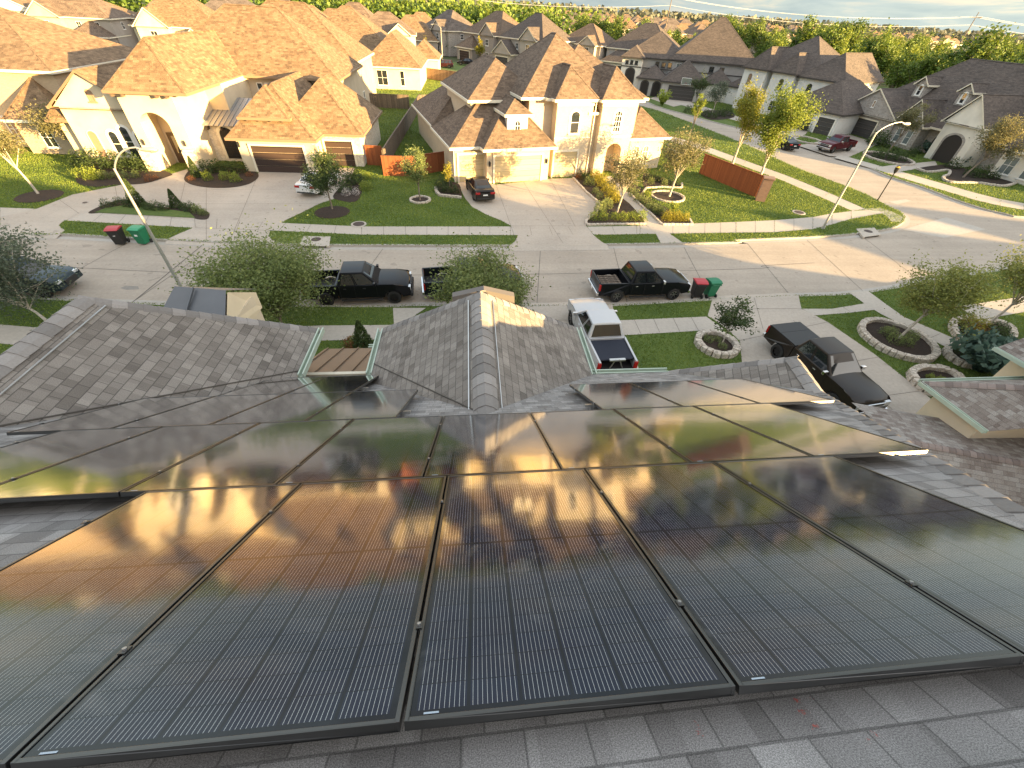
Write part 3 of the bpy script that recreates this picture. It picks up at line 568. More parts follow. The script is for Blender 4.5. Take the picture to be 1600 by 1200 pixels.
def rail(u0, u1, v, label):
    mb = MB(); a, b = pvp(u0, v, -.056), pvp(u1, v, -.056); mb.obox((a + b) / 2, (RX, RY, RZ), (b - a).length / 2, .02, .02, M['alu'])
    n = int((u1 - u0) / 1.2) + 2
    for k in range(n):
        c = a.lerp(b, (k + .1) / (n - .8)); mb.obox(c - RZ * .05 + RY * .03, (RX, RY, RZ), .02, .025, .042, M['alu'])
    o = mb.build('mounting_rail'); tag(o, label, 'rail')
rail(-2.12, 3.06, .2, 'upper aluminium rail under the nearest row of panels'); rail(-4.22, 3.9, 1.25, 'aluminium rail poking out left of the second row of panels')
rail(-4.78, -.62, 2.25, 'aluminium rail end sticking out right of the third row near the porch'); rail(1.6, 4.76, 2.25, 'aluminium rail end showing under the right end of the third row'); rail(-3.76, -1.62, 3.3, 'aluminium rail under the short row below the porch roof')
# faded red chalk marks on the shingles at the bottom right
def m_chalk():
    t = NT('red_chalk'); n = t.noise(t.obj(), 45, 4, .8); t.set('Base Color', (.45, .12, .10)); t.set('Roughness', 1.)
    tr = t.node('ShaderNodeBsdfTransparent'); mx = t.node('ShaderNodeMixShader', i_0=t.math('LESS_THAN', n, .60)); t.l.new(t.b.outputs[0], mx.inputs[1]); t.l.new(tr.outputs[0], mx.inputs[2]); t.l.new(mx.outputs[0], t.out.inputs['Surface']); return t.mat
M['chalk'] = m_chalk()
for x, y, sx_, sy_ in ((1.03, .12, .035, .09), (1.08, .20, .05, .02), (1.16, .06, .05, .05), (.66, .13, .02, .05)):
    mb = MB(); mb.poly([P3(x, y, .006), P3(x + sx_, y, .006), P3(x + sx_ * 1.2, y + sy_, .006), P3(x + sx_ * .2, y + sy_, .006)], M['chalk']); mb.build('chalk_mark', home)
# ---- right-hand neighbour's roof
nb_ = empty('house'); tag(nb_, 'neighbouring house at the right edge with mottled brown shingles and green gutters', 'house')
NS = M['neighbour_shingle']; mb = MB(); ZE = 3.6
e0, e1 = Vector((16.12,9.58,3.60)), Vector((16.37,7.23,3.60)); pn = .62
mb.poly([e1 + V(.15, -1.6, 0), e1 + V(7, -1.6, 7 * pn), e0 + V(6, 2.8 - 6, 6 * pn) , e0 + V(1.6, -.9, 1.6 * pn), e0], NS) if False else None
hipf = .8
mb.poly([(e1.x, e1.y, ZE), e0, e0 + V(5, -5 / 1.2, 5 * pn), (e1.x + 5, e1.y - 2.0, ZE + 5 * pn)], NS)
mb.poly([e0, e0 + V(12, 0, 0), e0 + V(5, -5 / 1.2, 5 * pn)], NS)
mb.build('roof', nb_)
mb = MB(); caps(mb, e0, e0 + V(5, -5 / 1.2, 5 * pn), .34, .08, .2, .015, NCAPS, 3); mb.build('ridge_cap', nb_); mb = MB()
l0, l1 = Vector((14.54,7.27,3.05)), Vector((17.28,6.38,3.05)); d_ = l1 - l0
rg0, rg1 = l0 - d_ * .3, l0 + d_ * 3.2
caps(mb, rg0, rg1, .3, .09, .2, .015, NCAPS, 5); mb.build('ridge_cap', nb_)
mb = MB(); mb.poly([rg1, rg0, rg0 + V(-.3, -4.5, -2.6), rg1 + V(-.3, -4.5, -2.6)], NS); mb.poly([rg0, rg1, rg1 + V(0, 1.9, -.25), rg0 + V(0, 1.9, -.25)], NS); mb.build('roof', nb_)
gut1(nb_, e0 + V(0, 0, .03), (e1.x, e1.y, ZE + .03), (-1, 0, 0), M['gutter_green'], .14, .12); gut1(nb_, e0 + V(0, 0, .03), e0 + V(6, 0, .03), (0, 1, 0), M['gutter_green'], .14, .12)
mb = MB(); mb.box(e0.x + .35, e0.x + 9, e1.y + .25, e0.y - .4, 0, ZE - .05, M['own_wall']); mb.box(rg0.x + .3, rg1.x, rg0.y - 4, rg0.y + 1.5, 0, 1.6, M['own_wall']); mb.build('wall', nb_)
mb = MB(); u0, u1 = Vector((19.86,10.75,4.20)), Vector((21.54,10.19,4.20))
mb.poly([u0, u0 + V(.6, -3.5, 0), u0 + V(5, -3.5, 2.6), u0 + V(4.4, 0, 2.6)], NS); mb.build('roof', nb_)
mb = MB(); gutter(mb, u0 + V(.6, -3.5, .03), u0 + V(0, 0, .03), (-1, 0, 0), M['gutter_green'], .14, .12); mb.build('gutter', nb_)
mb = MB(); mb.box(u0.x + .7, u0.x + 5, u0.y - 3.3, u0.y - .3, 0, 4.15, M['cream']); mb.build('wall', nb_)

mb = MB(); mb.box(16.5, 27, -13, 2.6, 0, 6.9, M['own_wall']); mb.build('wall', nb_)  # unseen two storey block, added to keep sun off the large bush
mb = MB(); a_, b_, c_, d_, rr_ = (16.1, -13.4, 6.9), (27.4, -13.4, 6.9), (27.4, 3, 6.9), (16.1, 3, 6.9), 3.3
mb.poly([d_, a_, (21.75, -9, 10.6), (21.75, -1.5, 10.6)], NS); mb.poly([b_, c_, (21.75, -1.5, 10.6), (21.75, -9, 10.6)], NS); mb.poly([a_, b_, (21.75, -9, 10.6)], NS); mb.poly([c_, d_, (21.75, -1.5, 10.6)], NS); mb.build('roof', nb_)

# ---------------------------------------------------------------- houses
class House:
    """one house: wall, roof, eave_trim, windows (> pane), doors; local frame, front towards -y"""
    def __init__(s, label, loc, deg, wall='cream', roof='tan_shingle', trim='trim', group=None, name='house'):
        s.root = empty(name, (loc[0], loc[1], 0), R(deg)); tag(s.root, label, 'house', group)
        s.W, s.Rf, s.T, s.K = MB(), MB(), MB(), MB(); s.wall, s.roof, s.trim = M[wall], M[roof], M[trim]; s.capm = M[roof]
    def box(s, x0, x1, y0, y1, z0, z1, wall=None, skip=''): s.W.box(x0, x1, y0, y1, z0, z1, M[wall] if wall else s.wall, skip + 'd')
    def cap(s, a, b, w=.26, drop=.08):
        a, b = Vector(a), Vector(b); d = (b - a).normalized(); n = Vector((-d.y, d.x, 0)).normalized(); u = V(0, 0, .03)
        for k in (-1, 1):
            q = [a + u, b + u, b + u + n * (k * w / 2) - V(0, 0, drop), a + u + n * (k * w / 2) - V(0, 0, drop)]
            s.K.poly(q if k < 0 else q[::-1], s.capm)
    def hip(s, x0, x1, y0, y1, z, p=.75, ends='hh', axis=None, fascia=True, wall=None, ov=.4, caps=True, soffit=True, mat=None, ph=None):
        """rectangular roof on eave rectangle; ends: h hipped, g gable with wall triangle, n open (buried)"""
        mat = M[mat] if mat else s.roof
        axis = axis or ('x' if x1 - x0 >= y1 - y0 else 'y')
        sw = axis == 'y'
        T_ = (lambda a, b, c: (b, a, c)) if sw else (lambda a, b, c: (a, b, c))
        if sw: x0, x1, y0, y1 = y0, y1, x0, x1
        half = (y1 - y0) / 2; rise = half * p; ym = (y0 + y1) / 2; hl = half * p / (ph or p)
        xa = x0 + (hl if ends[0] == 'h' else 0); xb = x1 - (hl if ends[1] == 'h' else 0)
        if xa > xb: xa = xb = (x0 + x1) / 2 if ends == 'hh' else (xb if ends[0] != 'h' else xa)
        A, B, C, D = (x0, y0, z), (x1, y0, z), (x1, y1, z), (x0, y1, z); E, F = (xa, ym, z + rise), (xb, ym, z + rise)
        def P(q, m=mat, mb=s.Rf):
            q = [T_(*v) for v in q]; mb.poly(q[::-1] if sw else q, m)
        P([A, B, F, E] if xa != xb else [A, B, E]); P([C, D, E, F] if xa != xb else [C, D, E])
        for e, q, sg, xx in ((ends[0], [D, A, E], 1, x0), (ends[1], [B, C, F], -1, x1)):
            if e == 'h': P(q)
            elif e == 'g':
                xi = xx + sg * ov * .75; wm = M[wall] if wall else s.wall
                P([(xi, v[1] + (0 if v[1] == ym else (.25 if v[1] < ym else -.25)), v[2] - .06) for v in q], wm, s.W)
                for v in (q[0], q[1]):   # rake boards
                    a, b = Vector(v), Vector(q[2]); dn = V(0, 0, -.2)
                    qq = [a, b, b + dn, a + dn]; P(qq, s.trim, s.T)
        if caps:
            if xa != xb: s.cap(T_(*E), T_(*F))
            if ends[0] == 'h': s.cap(T_(*A), T_(*E)); s.cap(T_(*D), T_(*E))
            if ends[1] == 'h': s.cap(T_(*B), T_(*F)); s.cap(T_(*C), T_(*F))
        if fascia:
            e = .02; f = .22; c4 = [T_(*v) for v in (A, B, C, D)]
            X0, X1 = min(v[0] for v in c4), max(v[0] for v in c4); Y0, Y1 = min(v[1] for v in c4), max(v[1] for v in c4)
            for a, b in (((X0, Y0), (X1, Y0)), ((X1, Y0), (X1, Y1)), ((X1, Y1), (X0, Y1)), ((X0, Y1), (X0, Y0))):
                d = Vector((b[0] - a[0], b[1] - a[1], 0)).normalized(); n = Vector((d.y, -d.x, 0)); m = Vector(((a[0] + b[0]) / 2, (a[1] + b[1]) / 2, z - f / 2 + .015)) + n * .03
                side = 'f'
                isend = (abs(d.x) < .5) != sw
                en = (ends[0] if ((m.x < (X0 + X1) / 2) if not sw else (m.y < (Y0 + Y1) / 2)) else ends[1]) if isend else 'h'
                if en == 'h': s.T.obox(m, (d, n, (0, 0, 1)), (Vector(b) - Vector(a)).length / 2 + .05, .05, f / 2, s.trim)
            if soffit: s.T.poly([(X0 + .02, Y0 + .02, z - .16), (X0 + .02, Y1 - .02, z - .16), (X1 - .02, Y1 - .02, z - .16), (X1 - .02, Y0 + .02, z - .16)], s.trim)
    def vol(s, x0, x1, y0, y1, z, p=.75, ends='hh', axis=None, ov=.4, wall=None, z0=0, **k):
        s.box(x0, x1, y0, y1, z0, z - .12, wall); s.hip(x0 - ov, x1 + ov, y0 - ov, y1 + ov, z, p, ends, axis, ov=ov, wall=wall, **k)
    def _frame(s, o, face):
        if face == 'f': return (1, 0, 0), (0, -1, 0)
        if face == 'r': return (0, 1, 0), (1, 0, 0)
        if face == 'l': return (0, -1, 0), (-1, 0, 0)
        return (-1, 0, 0), (0, 1, 0)
    def window(s, x, y, z, w, h, face='f', arch=0.0, cols=2, rows=2, frame='trim_white', pane='glass', fw=.07, proud=.05, name='window', label=None, surround=None):
        """window standing on a wall; x, y, z the middle of its sill. frame part with a pane sub-part"""
        U, N = [Vector(v) for v in s._frame(None, face)]; o = Vector((x, y, z)); up = V(0, 0, 1)
        n = 9
        def outline(g):
            pts = [(-w / 2 + g, g), (w / 2 - g, g)]
            if arch:
                for k in range(n): t = math.pi * k / (n - 1); pts.append((math.cos(t) * (w / 2 - g), h - arch + math.sin(t) * (arch - g * .9)))
            else: pts += [(w / 2 - g, h - g), (-w / 2 + g, h - g)]
            return pts
        mb = MB(); fm = M[frame]; O, I = outline(0), outline(fw); m = len(O)
        P = lambda q, d: o + U * q[0] + up * q[1] + N * d
        for k in range(m):
            a, b, c, d = O[k], O[(k + 1) % m], I[(k + 1) % m], I[k]
            mb.poly([P(a, proud), P(b, proud), P(c, proud), P(d, proud)], fm); mb.poly([P(a, -.03), P(b, -.03), P(b, proud), P(a, proud)], fm); mb.poly([P(d, proud), P(c, proud), P(c, .008), P(d, .008)], fm)
        mt = .022
        for k in range(1, cols): x_ = -w / 2 + w * k / cols; mb.obox(P((x_, (h - arch * .3) / 2), .022), (U, up, N), mt, (h - arch * .3) / 2 - fw * .6, .012, fm)
        for k in range(1, rows): z_ = h * k / rows; mb.obox(P((0, z_), .0235), (U, up, N), w / 2 - fw * .6, mt, .012, fm)
        mb.obox(P((0, -.04), .05), (U, up, N), w / 2 + .08, .05, .07, fm)
        if surround:
            sm = M[surround]; O2 = outline(-.16)
            for k in range(1 if not arch else 1, m): a, b, c, d = O2[k], O2[(k + 1) % m], O[(k + 1) % m], O[k]; mb.poly([P(a, .028), P(b, .028), P(c, .028), P(d, .028)], sm); mb.poly([P(a, -.02), P(b, -.02), P(b, .028), P(a, .028)], sm)
        f = mb.build(name, s.root)
        if label: f['label'] = label
        mb = MB(); mb.poly([P(q, .012) for q in I], M[pane]); mb.build('pane', f); return f
    def garage(s, x, y, w, h, mat='door_tan', face='f', frame='trim', rows=4, z=0.0, depth=.10):
        U, N = [Vector(v) for v in s._frame(None, face)]; o = Vector((x, y, z)); up = V(0, 0, 1); mb = MB(); m = M[mat]
        P = lambda a, b, d: o + U * a + up * b + N * d
        for k in range(rows):
            mb.obox(P(0, h * (k + .5) / rows, .015), (U, up, N), w / 2, h / rows / 2 - .012, .02, m)
        g = mb.build('garage_door', s.root)
        mb = MB(); fm = M[frame]
        mb.obox(P(-w / 2 - .08, h / 2, .05), (U, up, N), .08, h / 2, .07, fm); mb.obox(P(w / 2 + .08, h / 2, .05), (U, up, N), .08, h / 2, .07, fm); mb.obox(P(0, h + .09, .05), (U, up, N), w / 2 + .16, .09, .075, fm)
        mb.build('door_frame', g); return g
    def arch(s, x, y, z, w, h, rise, face='f', depth=1.6, wall=None, void='taupe', lip=.0, rim='trim', grille=False):
        """arched recess built proud of the wall: surround, reveal and dark back"""
        U, N = [Vector(v) for v in s._frame(None, face)]; o = Vector((x, y, z)); up = V(0, 0, 1); n = 13
        mb = MB(); pts = [(-w / 2, 0)] + [(-math.cos(math.pi * k / (n - 1)) * w / 2, h - rise + math.sin(math.pi * k / (n - 1)) * rise) for k in range(n)] + [(w / 2, 0)]
        P = lambda q, d: o + U * q[0] + up * q[1] + N * d
        mb.poly([P(q, .012) for q in pts][::-1], M[void]); f = mb.build('archway', s.root)
        mb = MB(); g = .22
        for k in range(len(pts) - 1):
            a, b = pts[k], pts[k + 1]; sc_ = lambda q: (q[0] * (1 + 2 * g / w), q[1] + (g if q[1] > h - rise - .01 else 0) * (1 if q[1] > .01 else 0))
            A, B = sc_(a), sc_(b)
            mb.poly([P(a, .06), P(b, .06), P(B, .06), P(A, .06)], M[rim]); mb.poly([P(A, .06), P(B, .06), P(B, 0), P(A, 0)], M[rim]); mb.poly([P(a, .012), P(b, .012), P(b, .06), P(a, .06)], M[rim])
        mb.build('surround', f)
        if grille:
            mb = MB()
            for k in range(1, 7):
                xx = -w / 2 + w * k / 7; hh = h - rise + rise * math.sqrt(max(0, 1 - (2 * xx / w) ** 2)); mb.tube([P((xx, .02), .03), P((xx, hh), .03)], .018, 5, M['iron'])
            for zz in (.3, h * .35, h * .7): mb.obox(P((0, zz), .03), (U, up, N), w / 2, .015, .015, M['iron'])
            mb.build('iron_gate', f)
        return f
    def openarch(s, x0, x1, y, z0, z1, ax, aw, ah, rise, depth, wall=None, back='taupe', floor=None):
        """front wall from x0 to x1 with a real arched opening and the deep porch behind it"""
        wm = M[wall] if wall else s.wall; n = 13; xs = ax - aw / 2; xe_ = ax + aw / 2
        curve = [(ax - math.cos(math.pi * k / (n - 1)) * aw / 2, z0 + ah - rise + math.sin(math.pi * k / (n - 1)) * rise) for k in range(n)]
        s.W.poly([(x0, y, z0), (xs, y, z0)] + [(q[0], y, q[1]) for q in curve[:n // 2 + 1]] + [(ax, y, z1), (x0, y, z1)], wm)
        s.W.poly([(xe_, y, z0), (x1, y, z0), (x1, y, z1), (ax, y, z1)] + [(q[0], y, q[1]) for q in curve[n // 2:]], wm)
        ring = [(xs, z0)] + curve + [(xe_, z0)]
        for k in range(len(ring) - 1):
            a, b = ring[k], ring[k + 1]; s.W.poly([(a[0], y, a[1]), (a[0], y + depth, a[1]), (b[0], y + depth, b[1]), (b[0], y, b[1])], wm)
        s.W.poly([(xs, y + depth, z0), (xe_, y + depth, z0), (xe_, y + depth, z0 + ah + .05), (xs, y + depth, z0 + ah + .05)], M[back])
    def door(s, x, y, z, w, h, mat='wood_door', face='f'):
        U, N = [Vector(v) for v in s._frame(None, face)]; o = Vector((x, y, z)); up = V(0, 0, 1); mb = MB(); mb.obox(o + up * h / 2 + N * .03, (U, up, N), w / 2, h / 2, .03, M[mat]); mb.obox(o + up * h * .62 + N * .065, (U, up, N), w * .28, h * .28, .008, M['glass'])
        d = mb.build('door', s.root); mb = MB(); mb.tube([o + U * (w * .4) + up * 1.0 + N * .06, o + U * (w * .4) + up * 1.25 + N * .06], .02, 5, M['chrome']); mb.build('handle', d); return d
    def downpipe(s, x, y, z0, z1):
        mb = MB(); mb.box(x - .04, x + .04, y - .08, y, z0, z1, s.trim); mb.build('downpipe', s.root)
    def lantern(s, x, y, z, face='f'):
        U, N = [Vector(v) for v in s._frame(None, face)]; o = Vector((x, y, z)) + N * .14; mb = MB(); mb.tube([o - V(0, 0, .2), o + V(0, 0, .15), o + V(0, 0, .28)], [.07, .1, .02], 6, M['iron']); mb.obox(o - N * .08, (U, N, V(0, 0, 1)), .02, .08, .02, M['iron']); mb.build('wall_lantern', s.root)
    def done(s):
        if s.W.f: s.W.build('wall', s.root)
        if s.Rf.f: r = s.Rf.build('roof', s.root)
        if s.K.f: s.K.build('ridge_cap', s.root)
        if s.T.f: s.T.build('eave_trim', s.root)
        return s.root

# ---- B: cream house with three garage doors opposite, right of centre
B = House('cream two storey house with three tan garage doors and steep brown hipped roofs', (-1.31,41.67), 15, 'cream_brick', 'brown_shingle', 'trim')
Z1_, Z2_ = 3.1, 6.75
B.box(.1, 3.2, 1.0, 12, 0, Z1_ - .1); B.hip(-.45, 7.2, .45, 9.0, Z1_, .78, 'hn', 'x')                 # left garage bay
B.box(2.9, 9.3, 0, 8, 0, Z1_ - .1); B.hip(2.4, 9.75, -.6, 9.5, Z1_, .95, 'hn', 'y')                        # centre garage bay
B.box(2.6, 9, 4.2, 14, 2, 6.1); B.hip(2.2, 10, 3.6, 15, 6.2, .72, 'hh', 'y')                                 # upper left block
B.box(.2, 6, 12, 21, 0, Z1_ - .1); B.hip(-.3, 7, 9.5, 21.5, Z1_, .7, 'hh', 'y')                           # rear left
B.box(9.9, 13.7, .55, 8, 0, Z2_ - .1); B.hip(9.45, 14.1, .15, 10, Z2_, 1.0, 'hn', 'y')                         # left bay, two storeys
B.box(14.5, 18.3, .2, 8, 0, Z2_ - .1, skip='f'); B.hip(14.1, 18.75, -.2, 10, Z2_, 1.0, 'hn', 'y')             # right bay
B.openarch(14.5, 18.3, .2, 0, Z2_ - .1, 16.6, 1.75, 3.0, .75, 2.0, back='taupe')
B.box(7.5, 19.4, 1.6, 14, 0, Z2_ - .1); B.hip(6.6, 17.2, 1.3, 13, Z2_, .82, 'hh', 'y'); B.hip(9, 19.9, .9, 12.5, Z2_ - .02, .62, 'hh', 'x')
B.box(18.2, 23.6, 1.6, 12, 0, Z1_ - .1); B.hip(17.0, 24.1, 1.15, 12.4, Z1_ + .05, .85, 'nh', 'y', ph=None) if False else B.hip(18.6, 24.1, 1.15, 12.4, Z1_ + .05, .85, 'hh', 'y')
B.box(13.5, 14.7, .9, 3, 0, 5.6); B.hip(13.3, 14.8, .55, 3, 5.65, .5, 'nn', 'x', caps=False)
# dormer
B.box(5.1, 7.1, .75, 4.5, 3, 5.5, 'white'); B.hip(4.75, 7.45, .4, 5.5, 5.6, .75, 'hn', 'y')
B.window(6.1, .75, 3.75, .62, 1.35, arch=.3, cols=2, rows=3)
B.garage(1.65, 1.0, 2.45, 2.35); B.garage(6.05, 0, 4.8, 2.35); B.garage(11.3, .55, 2.5, 2.35)
B.window(11.9, .55, 3.9, 1.0, 1.9, arch=.35, cols=1, rows=2, surround='trim'); B.window(16.4, .2, 4.0, .85, 1.85, arch=.35, cols=3, rows=4, surround='trim')
B.window(13.7, 1.0, 3.6, .55, 1.7, face='r', cols=1, rows=2, pane='glass_blue'); B.window(13.72, 1.2, .6, .6, 1.7, face='r', cols=1, rows=2, pane='glass_blue')
B.window(20.3, 1.6, .55, .8, 1.8, arch=.3, cols=2, rows=3, pane='glass_blue'); B.window(21.5, 1.6, .55, .8, 1.8, arch=.3, cols=2, rows=3, pane='glass_blue')
B.door(16.2, 2.18, 0, 1.0, 2.3); B.lantern(3.15, 0, 1.75); B.lantern(9.0, 0, 1.75); B.downpipe(.0, 1.0, 0, 3); B.downpipe(13.95, .6, 0, 6.6)
B.T.box(9.88, 13.75, .52, .6, 3.5, 3.62, M['trim']); B.T.box(14.45, 18.35, .17, .25, 3.55, 3.67, M['trim']); B.T.box(9.88, 13.75, .50, .6, 6.2, 6.45, M['trim']); B.T.box(14.45, 18.35, .15, .25, 6.2, 6.45, M['trim'])
B.done()

# ---- A: large cream house with tall arched entry tower, left
A = House('large cream stucco house with tall arched entry and tan shingle roof opposite on the left', (0, 0), 0, 'cream', 'tan_shingle', 'trim_tan')
A.box(-35.3, -29.2, 45.6, 56, 0, 5.0); A.hip(-35.9, -28.6, 45.2, 58, 4.6, .72, 'gn', 'y', wall='cream')           # gable wing
A.box(-36.6, -35.3, 46.2, 50, 0, 3.5); A.hip(-37.1, -34.9, 45.7, 50, 3.5, 1.4, 'hn', 'y', ov=.3)             # little corner turret
A.box(-29.3, -25.0, 44.2, 58, 0, 6.05, skip='f'); A.openarch(-29.3, -25.0, 44.2, 0, 6.05, -27.3, 2.3, 4.6, 1.05, 2.4, back='beige')
A.box(-29.3, -23.4, 50, 66, 0, 6.05); A.hip(-29.8, -23.5, 43.7, 64, 6.15, 1.05, 'hn', 'y')                        # entry tower roof
A.box(-24.5, -14.5, 56.2, 68, 0, 6.0, 'beige'); A.hip(-32.5, -13.8, 55.6, 69, 6.1, .8, 'hh', 'x')
A.box(-25.0, -21.4, 47.6, 56.5, 0, 3.0, 'cream_stone')                                                           # arcade
mb = MB(); q = [(-25.0, 47.1, 3.15), (-20.9, 47.1, 3.15), (-20.9, 52.5, 4.6), (-25.0, 52.5, 4.6)]; mb.poly(q, M['metal_roof_grey'])
for k in range(10):
    x = -24.9 + k * .44; mb.obox((x, 49.8, 3.9), ((0, .966, .2594), (1, 0, 0), (0, -.2594, .966)), 2.79, .012, .022, M['metal_roof_grey'])
mb.build('metal_roof', A.root)
A.box(-21.2, -14.6, 44.4, 56, 0, 2.85, 'cream'); A.hip(-21.7, -14.0, 43.75, 60, 2.95, .95, 'hg', 'y', wall='beige')            # garage
A.box(-15, -10.8, 46.9, 58, 0, 2.85, 'cream_stone'); A.hip(-18.5, -10.3, 46.4, 58.4, 2.95, .92, 'hh', 'y')
A.box(-19.9, -16.7, 45.1, 49, 2.9, 4.35, 'white'); A.hip(-20.5, -16.1, 44.7, 52, 4.4, .95, 'hn', 'y')             # garage dormer
for x in (-19.3, -18.3, -17.3): A.window(x, 45.1, 3.35, .55, .75, arch=.25, cols=1, rows=1, frame='trim_brown')
A.garage(-17.8, 44.4, 4.6, 2.25, 'door_dark', frame='trim'); A.garage(-12.9, 46.9, 2.6, 2.25, 'door_dark')
A.window(-33.9, 45.6, .3, .85, 2.5, arch=.4, cols=1, rows=1, pane='shutter_brown', frame='trim', label='brown louvred arched opening')
for x in (-32.2, -31.1, -30.0): A.window(x, 45.6, .7, .8, 2.1 if x != -31.1 else 2.5, arch=.35, cols=1, rows=2, surround='trim_white')
A.window(-32.2, 45.5, 5.0, .5, .9, arch=.25, cols=1, rows=1, pane='shutter_brown', frame='shutter_brown', label='small brown louvred attic vent')
A.arch(-23.3, 47.6, .25, 1.3, 2.7, .65, void='dark_void', rim='trim', grille=True); A.arch(-21.9, 47.6, .25, .6, 2.6, .3, void='dark_void', rim='trim', grille=True); A.arch(-25.0, 49.2, .1, 1.2, 2.7, .6, face='r', void='dark_void', rim='trim') 
for k in range(4): A.window(-22.3 + k * .85, 56.2, 4.3, .6, 1.15, cols=1, rows=2)
A.window(-18.3, 56.2, 4.4, .9, 1.4, cols=1, rows=2, pane='glass_blue')
A.door(-27.4, 46.55, 0, 1.5, 2.6)
for x in (-29.0, -25.4): A.W.box(x - .5, x + .5, 43.75, 44.2, 0, 1.7, M['cream_stone']); A.W.box(x - .42, x + .42, 43.85, 44.2, 1.7, 1.85, M['trim'])
for x in (-28.9, -25.5, -21.0): A.lantern(x, 44.2 if x < -22 else 44.4, 2.3)
A.downpipe(-29.35, 45.5, 0, 4.6)
for x in (-29.4, -28.6, -26.0, -25.2): A.T.box(x - .06, x + .06, 43.75, 44.2, 5.7, 5.98, M['trim_brown'])
for x in (-24.7, -23.5, -22.3, -21.3): A.T.box(x - .05, x + .05, 47.15, 47.6, 2.78, 3.0, M['trim_brown'])
for x in (-19.8, -18.8, -17.8, -16.8): A.T.box(x - .05, x + .05, 44.75, 45.1, 4.1, 4.24, M['trim_brown'])
A.done()

# ---- D: tan brick house at the left edge
D = House('tan brick house cut off by the left edge with a broad tan hipped roof', (0, 0), 0, 'tan_brick', 'tan_shingle', 'trim')
D.vol(-62, -38.0, 50.5, 66, 6.4, .5, 'hh', 'x'); D.vol(-42.2, -37.9, 48.4, 55, 2.9, 1.15, 'hn', 'y', ov=.45); D.vol(-60, -47, 47.5, 56, 3.2, .6, 'gn', 'y', wall='white')
D.window(-52, 47.8, .6, 1.2, 1.8); D.window(-56, 47.8, .6, 1.2, 1.8); D.window(-44.3, 50.5, .5, .9, 2.2, pane='shutter_brown'); D.window(-40, 48.4, .6, 1.1, 1.7); D.downpipe(-37.8, 48.4, 0, 2.9); D.done()
# ---- white house, upper left
WH = House('bright white two storey house at the top left corner', (-18, 40), 0, 'white', 'tan_shingle', 'trim_white')
WH.vol(-98, -76, 90, 110, 6.6, .42, 'gg', 'y', wall='white'); WH.vol(-78, -66, 96, 110, 6.2, .45, 'hh', 'x'); WH.vol(-85, -70, 86, 96, 3.2, .5, 'hh', 'x')
for x in (-75.5, -73.5, -71.5): WH.window(x, 96, 4.4, 1.3, .9, cols=1, rows=1)
WH.window(-68, 96, .5, 1.5, 2.0); WH.window(-72.5, 96, .5, 1.2, 2.0); WH.window(-80, 86, .6, 1.4, 1.6); WH.done()
# ---- C: tan roofed single storey house behind A, with a two storey neighbour part
C = House('single storey yellow house with big tan roof behind the grey garden fence', (0, 0), 0, 'cream', 'tan_shingle', 'trim')
C.vol(-34, -12.5, 100, 120, 3.6, .72, 'hh', 'x'); C.vol(-19.0, -9.0, 95.5, 114, 3.4, .85, 'hh', 'y', ov=.5); C.vol(-12.5, -6.5, 112, 122, 3.4, .85, 'hh', 'y')
C.window(-15.8, 95.5, .6, 1.9, 2.3, cols=2, rows=2); C.window(-12.2, 95.5, .6, .8, 2.3, cols=1, rows=2); C.window(-9.0, 99, .6, 1.2, 1.8, face='r'); C.window(-9.0, 104, .6, 1.2, 1.8, face='r'); C.done()
C2 = House('beige two storey house right behind the big tan garage roof', (0, 0), 0, 'beige', 'tan_shingle', 'trim')
C2.vol(-33, -15.2, 71, 84, 6.2, .8, 'hh', 'x'); C2.window(-16.6, 71, 4.6, .6, .6, cols=2, rows=1); C2.window(-15.2, 74, 1, 1.2, 1.6, face='r'); C2.done()
# ---- G: grey stucco house with dark trim, up the side street
Gh = House('grey stucco house with dark trim and white arched entry up the side street', (36.5, 105), -22, 'greystucco', 'grey_shingle', 'trim_dark')
Gh.vol(5, 22, 2, 18, 6.1, .82, 'hh', 'x'); Gh.vol(-4.5, 8, 2.3, 15, 6.0, .62, 'hh', 'x'); Gh.vol(-4.5, -.5, -1.6, 6, 6.1, .7, 'hn', 'y', wall='white'); Gh.vol(4.5, 12.5, -4.5, 4, 3.0, .75, 'hn', 'y'); Gh.vol(-.5, 5, -2.6, 4, 3.0, .6, 'hn', 'y'); Gh.vol(12.5, 18, -1.5, 5, 3.0, .7, 'hn', 'y', wall='white')
Gh.garage(8.5, -4.5, 4.9, 2.2, 'door_char', frame='trim_dark'); Gh.arch(-2.5, -1.6, 0, 1.6, 4.2, .8, void='dark_void', rim='trim_dark'); Gh.arch(1, -2.6, 0, 1.3, 2.4, .6, void='dark_void', rim='trim_dark'); Gh.arch(3.4, -2.6, 0, 1.3, 2.4, .6, void='dark_void', rim='trim_dark')
for k in range(3): Gh.window(-3.5 + k * .95, -1.6, 4.9, .6, .65, cols=1, rows=1, frame='trim_dark')
for k in range(3): Gh.window(2.5 + k * 1.3, 2, 4.6, .8, .85, cols=1, rows=1, frame='trim_dark')
Gh.window(7, 2, 4.0, 1.2, 1.5, pane='glass_blue'); Gh.window(13.5, 2, 4.5, .9, .9, frame='trim_dark'); Gh.window(15.5, 2, 4.5, .9, .9, frame='trim_dark'); Gh.T.box(-4.6, -.4, -1.68, -1.58, 4.45, 4.62, M['trim_dark']); Gh.T.box(-.5, 22.05, 1.93, 2.03, 4.15, 4.3, M['trim_dark']); Gh.done()
